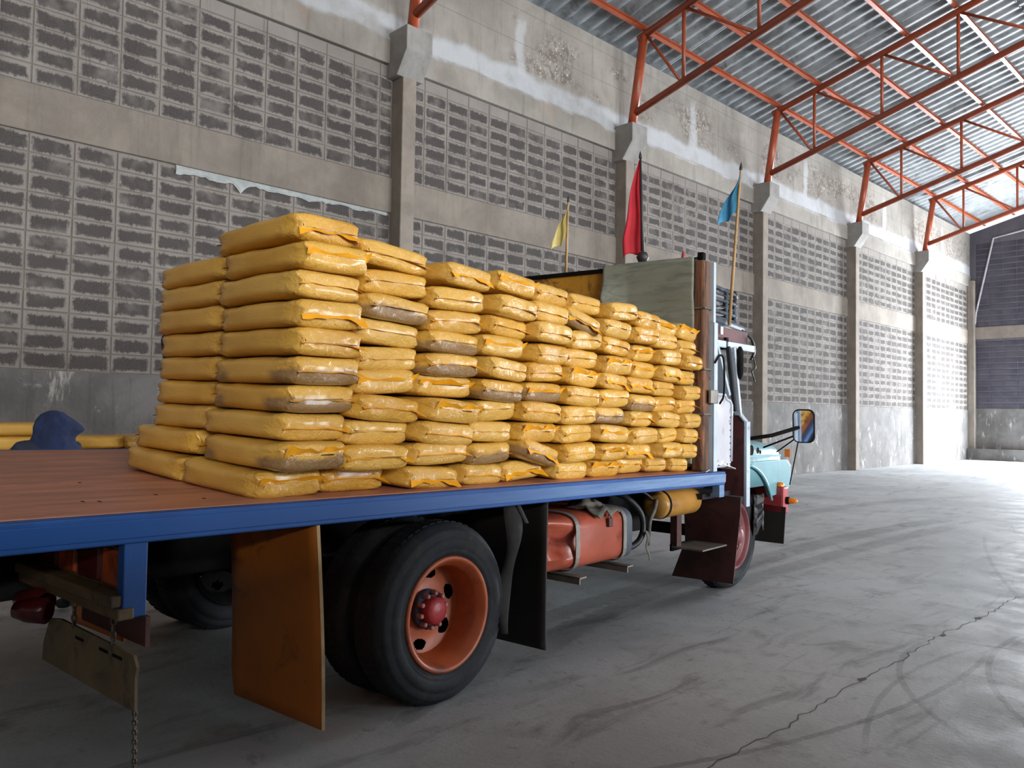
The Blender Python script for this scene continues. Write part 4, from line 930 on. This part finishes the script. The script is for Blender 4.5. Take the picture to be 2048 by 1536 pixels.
# ------------------------------------------------------------------ people
def person(name, label, J, radii, parts_mat):
    """J: joints in truck coordinates; body grown from one connected skeleton"""
    names = list(J); idx = {n: i for i, n in enumerate(names)}
    edges = [('pelvis', 'waist'), ('waist', 'chest'), ('chest', 'neck'), ('neck', 'head'), ('head', 'crown'), ('chest', 'shoulder_l'), ('shoulder_l', 'elbow_l'), ('elbow_l', 'wrist_l'), ('wrist_l', 'palm_l'), ('chest', 'shoulder_r'), ('shoulder_r', 'elbow_r'), ('elbow_r', 'wrist_r'), ('wrist_r', 'palm_r'),
             ('pelvis', 'hip_l'), ('hip_l', 'knee_l'), ('knee_l', 'ankle_l'), ('ankle_l', 'toe_l'), ('pelvis', 'hip_r'), ('hip_r', 'knee_r'), ('knee_r', 'ankle_r'), ('ankle_r', 'toe_r')]
    vs = [TR @ Vector(J[n]) for n in names]; es = [(idx[a], idx[b]) for a, b in edges]; rad = [radii.get(n.split('_')[0], .05) for n in names]
    for sd in 'lr':                                        # five fingers from each palm
        w_, p_ = Vector(J['wrist_' + sd]), Vector(J['palm_' + sd]); d = (p_ - w_).normalized(); x = d.orthogonal().normalized()
        for k in range(5):
            if k < 4: q0 = p_ + x * (k - 1.5) * .02; ln = (.075, .085, .08, .062)[k]; q1 = q0 + d * ln * .55; q2 = q1 + d * ln * .4 + Vector((0, 0, -.02))
            else: q0 = w_ + d * .03 - x * .035; q1 = q0 + d * .035 - x * .02; q2 = q1 + d * .03
            base_i = idx['palm_' + sd] if k < 4 else idx['wrist_' + sd]
            for q in (q0, q1, q2): vs.append(TR @ q); rad.append(.009); es.append((base_i, len(vs) - 1)); base_i = len(vs) - 1
    me = bpy.data.meshes.new(name); me.from_pydata([tuple(v) for v in vs], es, []); me.materials.append(M[parts_mat])
    o = bpy.data.objects.new(name, me); C.objects.link(o); m = o.modifiers.new('skin', 'SKIN'); m.use_smooth_shade = True
    for i, sv in enumerate(me.skin_vertices[0].data): sv.radius = (rad[i], rad[i]); sv.use_root = (i == 0)
    sb = o.modifiers.new('sub', 'SUBSURF'); sb.levels = 1; sb.render_levels = 2
    tag(o, label, 'person', None); return o
RAD = {'pelvis': .13, 'waist': .125, 'chest': .14, 'neck': .055, 'head': .085, 'crown': .07, 'shoulder': .07, 'elbow': .05, 'wrist': .032, 'palm': .03, 'hip': .09, 'knee': .065, 'ankle': .042, 'toe': .035}
# worker beyond the bed, bending towards the sack pile, hood of blue cloth
P1 = dict(pelvis=(-3.08, 1.86, .84), waist=(-3.18, 1.86, .97), chest=(-3.28, 1.86, 1.06), neck=(-3.29, 1.88, 1.17), head=(-3.30, 1.90, 1.24), crown=(-3.29, 1.89, 1.33),
          shoulder_l=(-3.29, 1.69, 1.10), elbow_l=(-3.48, 1.62, .90), wrist_l=(-3.72, 1.70, .94), palm_l=(-3.78, 1.72, .96), shoulder_r=(-3.29, 2.03, 1.10), elbow_r=(-3.48, 2.12, .90), wrist_r=(-3.72, 2.06, .94), palm_r=(-3.78, 2.05, .96),
          hip_l=(-3.08, 1.76, .78), knee_l=(-3.30, 1.74, .46), ankle_l=(-3.14, 1.74, .07), toe_l=(-3.32, 1.74, .035), hip_r=(-3.08, 1.96, .78), knee_r=(-3.30, 1.98, .46), ankle_r=(-3.14, 1.98, .07), toe_r=(-3.32, 1.98, .035))
p1 = person('person', 'worker in a dark blue jacket with a navy cloth hood beyond the truck bed', P1, RAD, 'jacket')
def hood_mesh(c, yaw, sc=1.0):
    mb = MB()
    def fn(i, j):
        a = 2 * math.pi * i; ph = math.pi * (.02 + .80 * j)      # from the crown down to the collar
        r_ = math.sin(min(ph, math.pi * .55)) * .125; z = math.cos(ph) * .135
        fx = math.cos(a); fy = math.sin(a)                        # +x looks forward
        if j > .62: r_ += .05 * (j - .62) * 2.0; z -= .12 * (j - .62)
        brim = max(0, fx) ** 4 * math.exp(-((j - .52) / .16) ** 2) * .075
        n_ = .010 * mn.noise((fx * 3, fy * 3 + 4, j * 6)) + .008 * math.sin(a * 7 + j * 4) * j
        return (fx * (r_ + brim + n_), fy * (r_ * .88 + n_), z - brim * .35)
    mb.grid(40, 26, fn)
    return mb.xf(Matrix.Translation(c) @ Matrix.Rotation(yaw, 4, 'Z') @ Matrix.Diagonal((sc, sc, sc, 1)))
hd = hood_mesh((-3.27, 1.885, 1.245), R(75), .93).xf(TR).build('hood', 'navy', None, smooth=True, solid=.008); hd.parent = p1; hd['label'] = 'navy cloth hood wrapped over the head'
fc = MB().lathe([(.0, .092), (.045, .08), (.072, .04), (.078, 0), (.07, -.045), (.045, -.085), (.0, -.10)], (-3.26, 1.945, 1.225), (0, 0, 1), 20)
nose = MB().lathe([(.0, .03), (.012, .012), (.016, -.01), (0, -.018)], (-3.245, 2.02, 1.22), (0, .25, 1), 10)
fc.add(nose.v, nose.f); fc = fc.xf(TR).build('face', 'skin', None, smooth=True); fc.parent = p1
for s_ in (-1, 1):
    e = MB().lathe([(0, .010), (.009, .005), (.011, 0), (.009, -.005), (0, -.010)], (-3.26 + s_ * .028, 2.012, 1.245), (0, 0, 1), 10).xf(TR).build('eye', 'cab_dark', None, smooth=True); e.parent = fc
e = MB().lathe([(0, .004), (.02, .002), (.022, 0), (.02, -.003), (0, -.005)], (-3.255, 2.005, 1.175), (0, 0, 1), 10).xf(TR).build('mouth', 'maroon', None, smooth=True); e.parent = fc
# second worker crouching on the deck, almost hidden by the load
P2 = dict(pelvis=(-1.86, 2.30, 1.46), waist=(-1.86, 2.18, 1.60), chest=(-1.85, 2.12, 1.76), neck=(-1.85, 2.22, 1.90), head=(-1.85, 2.30, 1.95), crown=(-1.85, 2.36, 2.02),
          shoulder_l=(-2.04, 2.18, 1.77), elbow_l=(-2.08, 2.40, 1.60), wrist_l=(-1.98, 2.62, 1.62), palm_l=(-1.94, 2.68, 1.62), shoulder_r=(-1.66, 2.20, 1.77), elbow_r=(-1.62, 2.42, 1.60), wrist_r=(-1.70, 2.62, 1.62), palm_r=(-1.74, 2.68, 1.62),
          hip_l=(-1.96, 2.32, 1.42), knee_l=(-1.98, 2.60, 1.50), ankle_l=(-1.98, 2.46, 1.17), toe_l=(-1.98, 2.62, 1.155), hip_r=(-1.76, 2.32, 1.42), knee_r=(-1.74, 2.60, 1.50), ankle_r=(-1.74, 2.46, 1.16), toe_r=(-1.74, 2.62, 1.145))
P2 = {k: (a_, b_ - .09, c_ + (.05 if c_ > 1.55 else 0)) for k, (a_, b_, c_) in P2.items()}
p2 = person('person', 'second worker in dark clothes, only a sliver visible behind the stacked sacks', P2, RAD, 'trouser')
h2 = hood_mesh((-1.85, 2.24, 2.01), R(85), .9).xf(TR).build('hood', 'navy', None, smooth=True, solid=.008); h2.parent = p2

# scraps of paper on the floor
for (x, y, r_), lab in (((-1.95, 10.0, .3), 'white paper scrap on the floor nearer the camera'), ((-1.75, 10.9, 1.2), 'bent white paper scrap on the floor farther off')):
    mb = MB().grid(4, 4, lambda i, j: ((i - .5) * .20, (j - .5) * .07, .004 + .03 * abs(i - .4) * abs(j - .2))); mb.xf(Matrix.Translation((x, y, 0)) @ Matrix.Rotation(r_, 4, 'Z'))
    tag(mb.build('paper_scrap', 'paper', None, solid=.001), lab, 'paper')
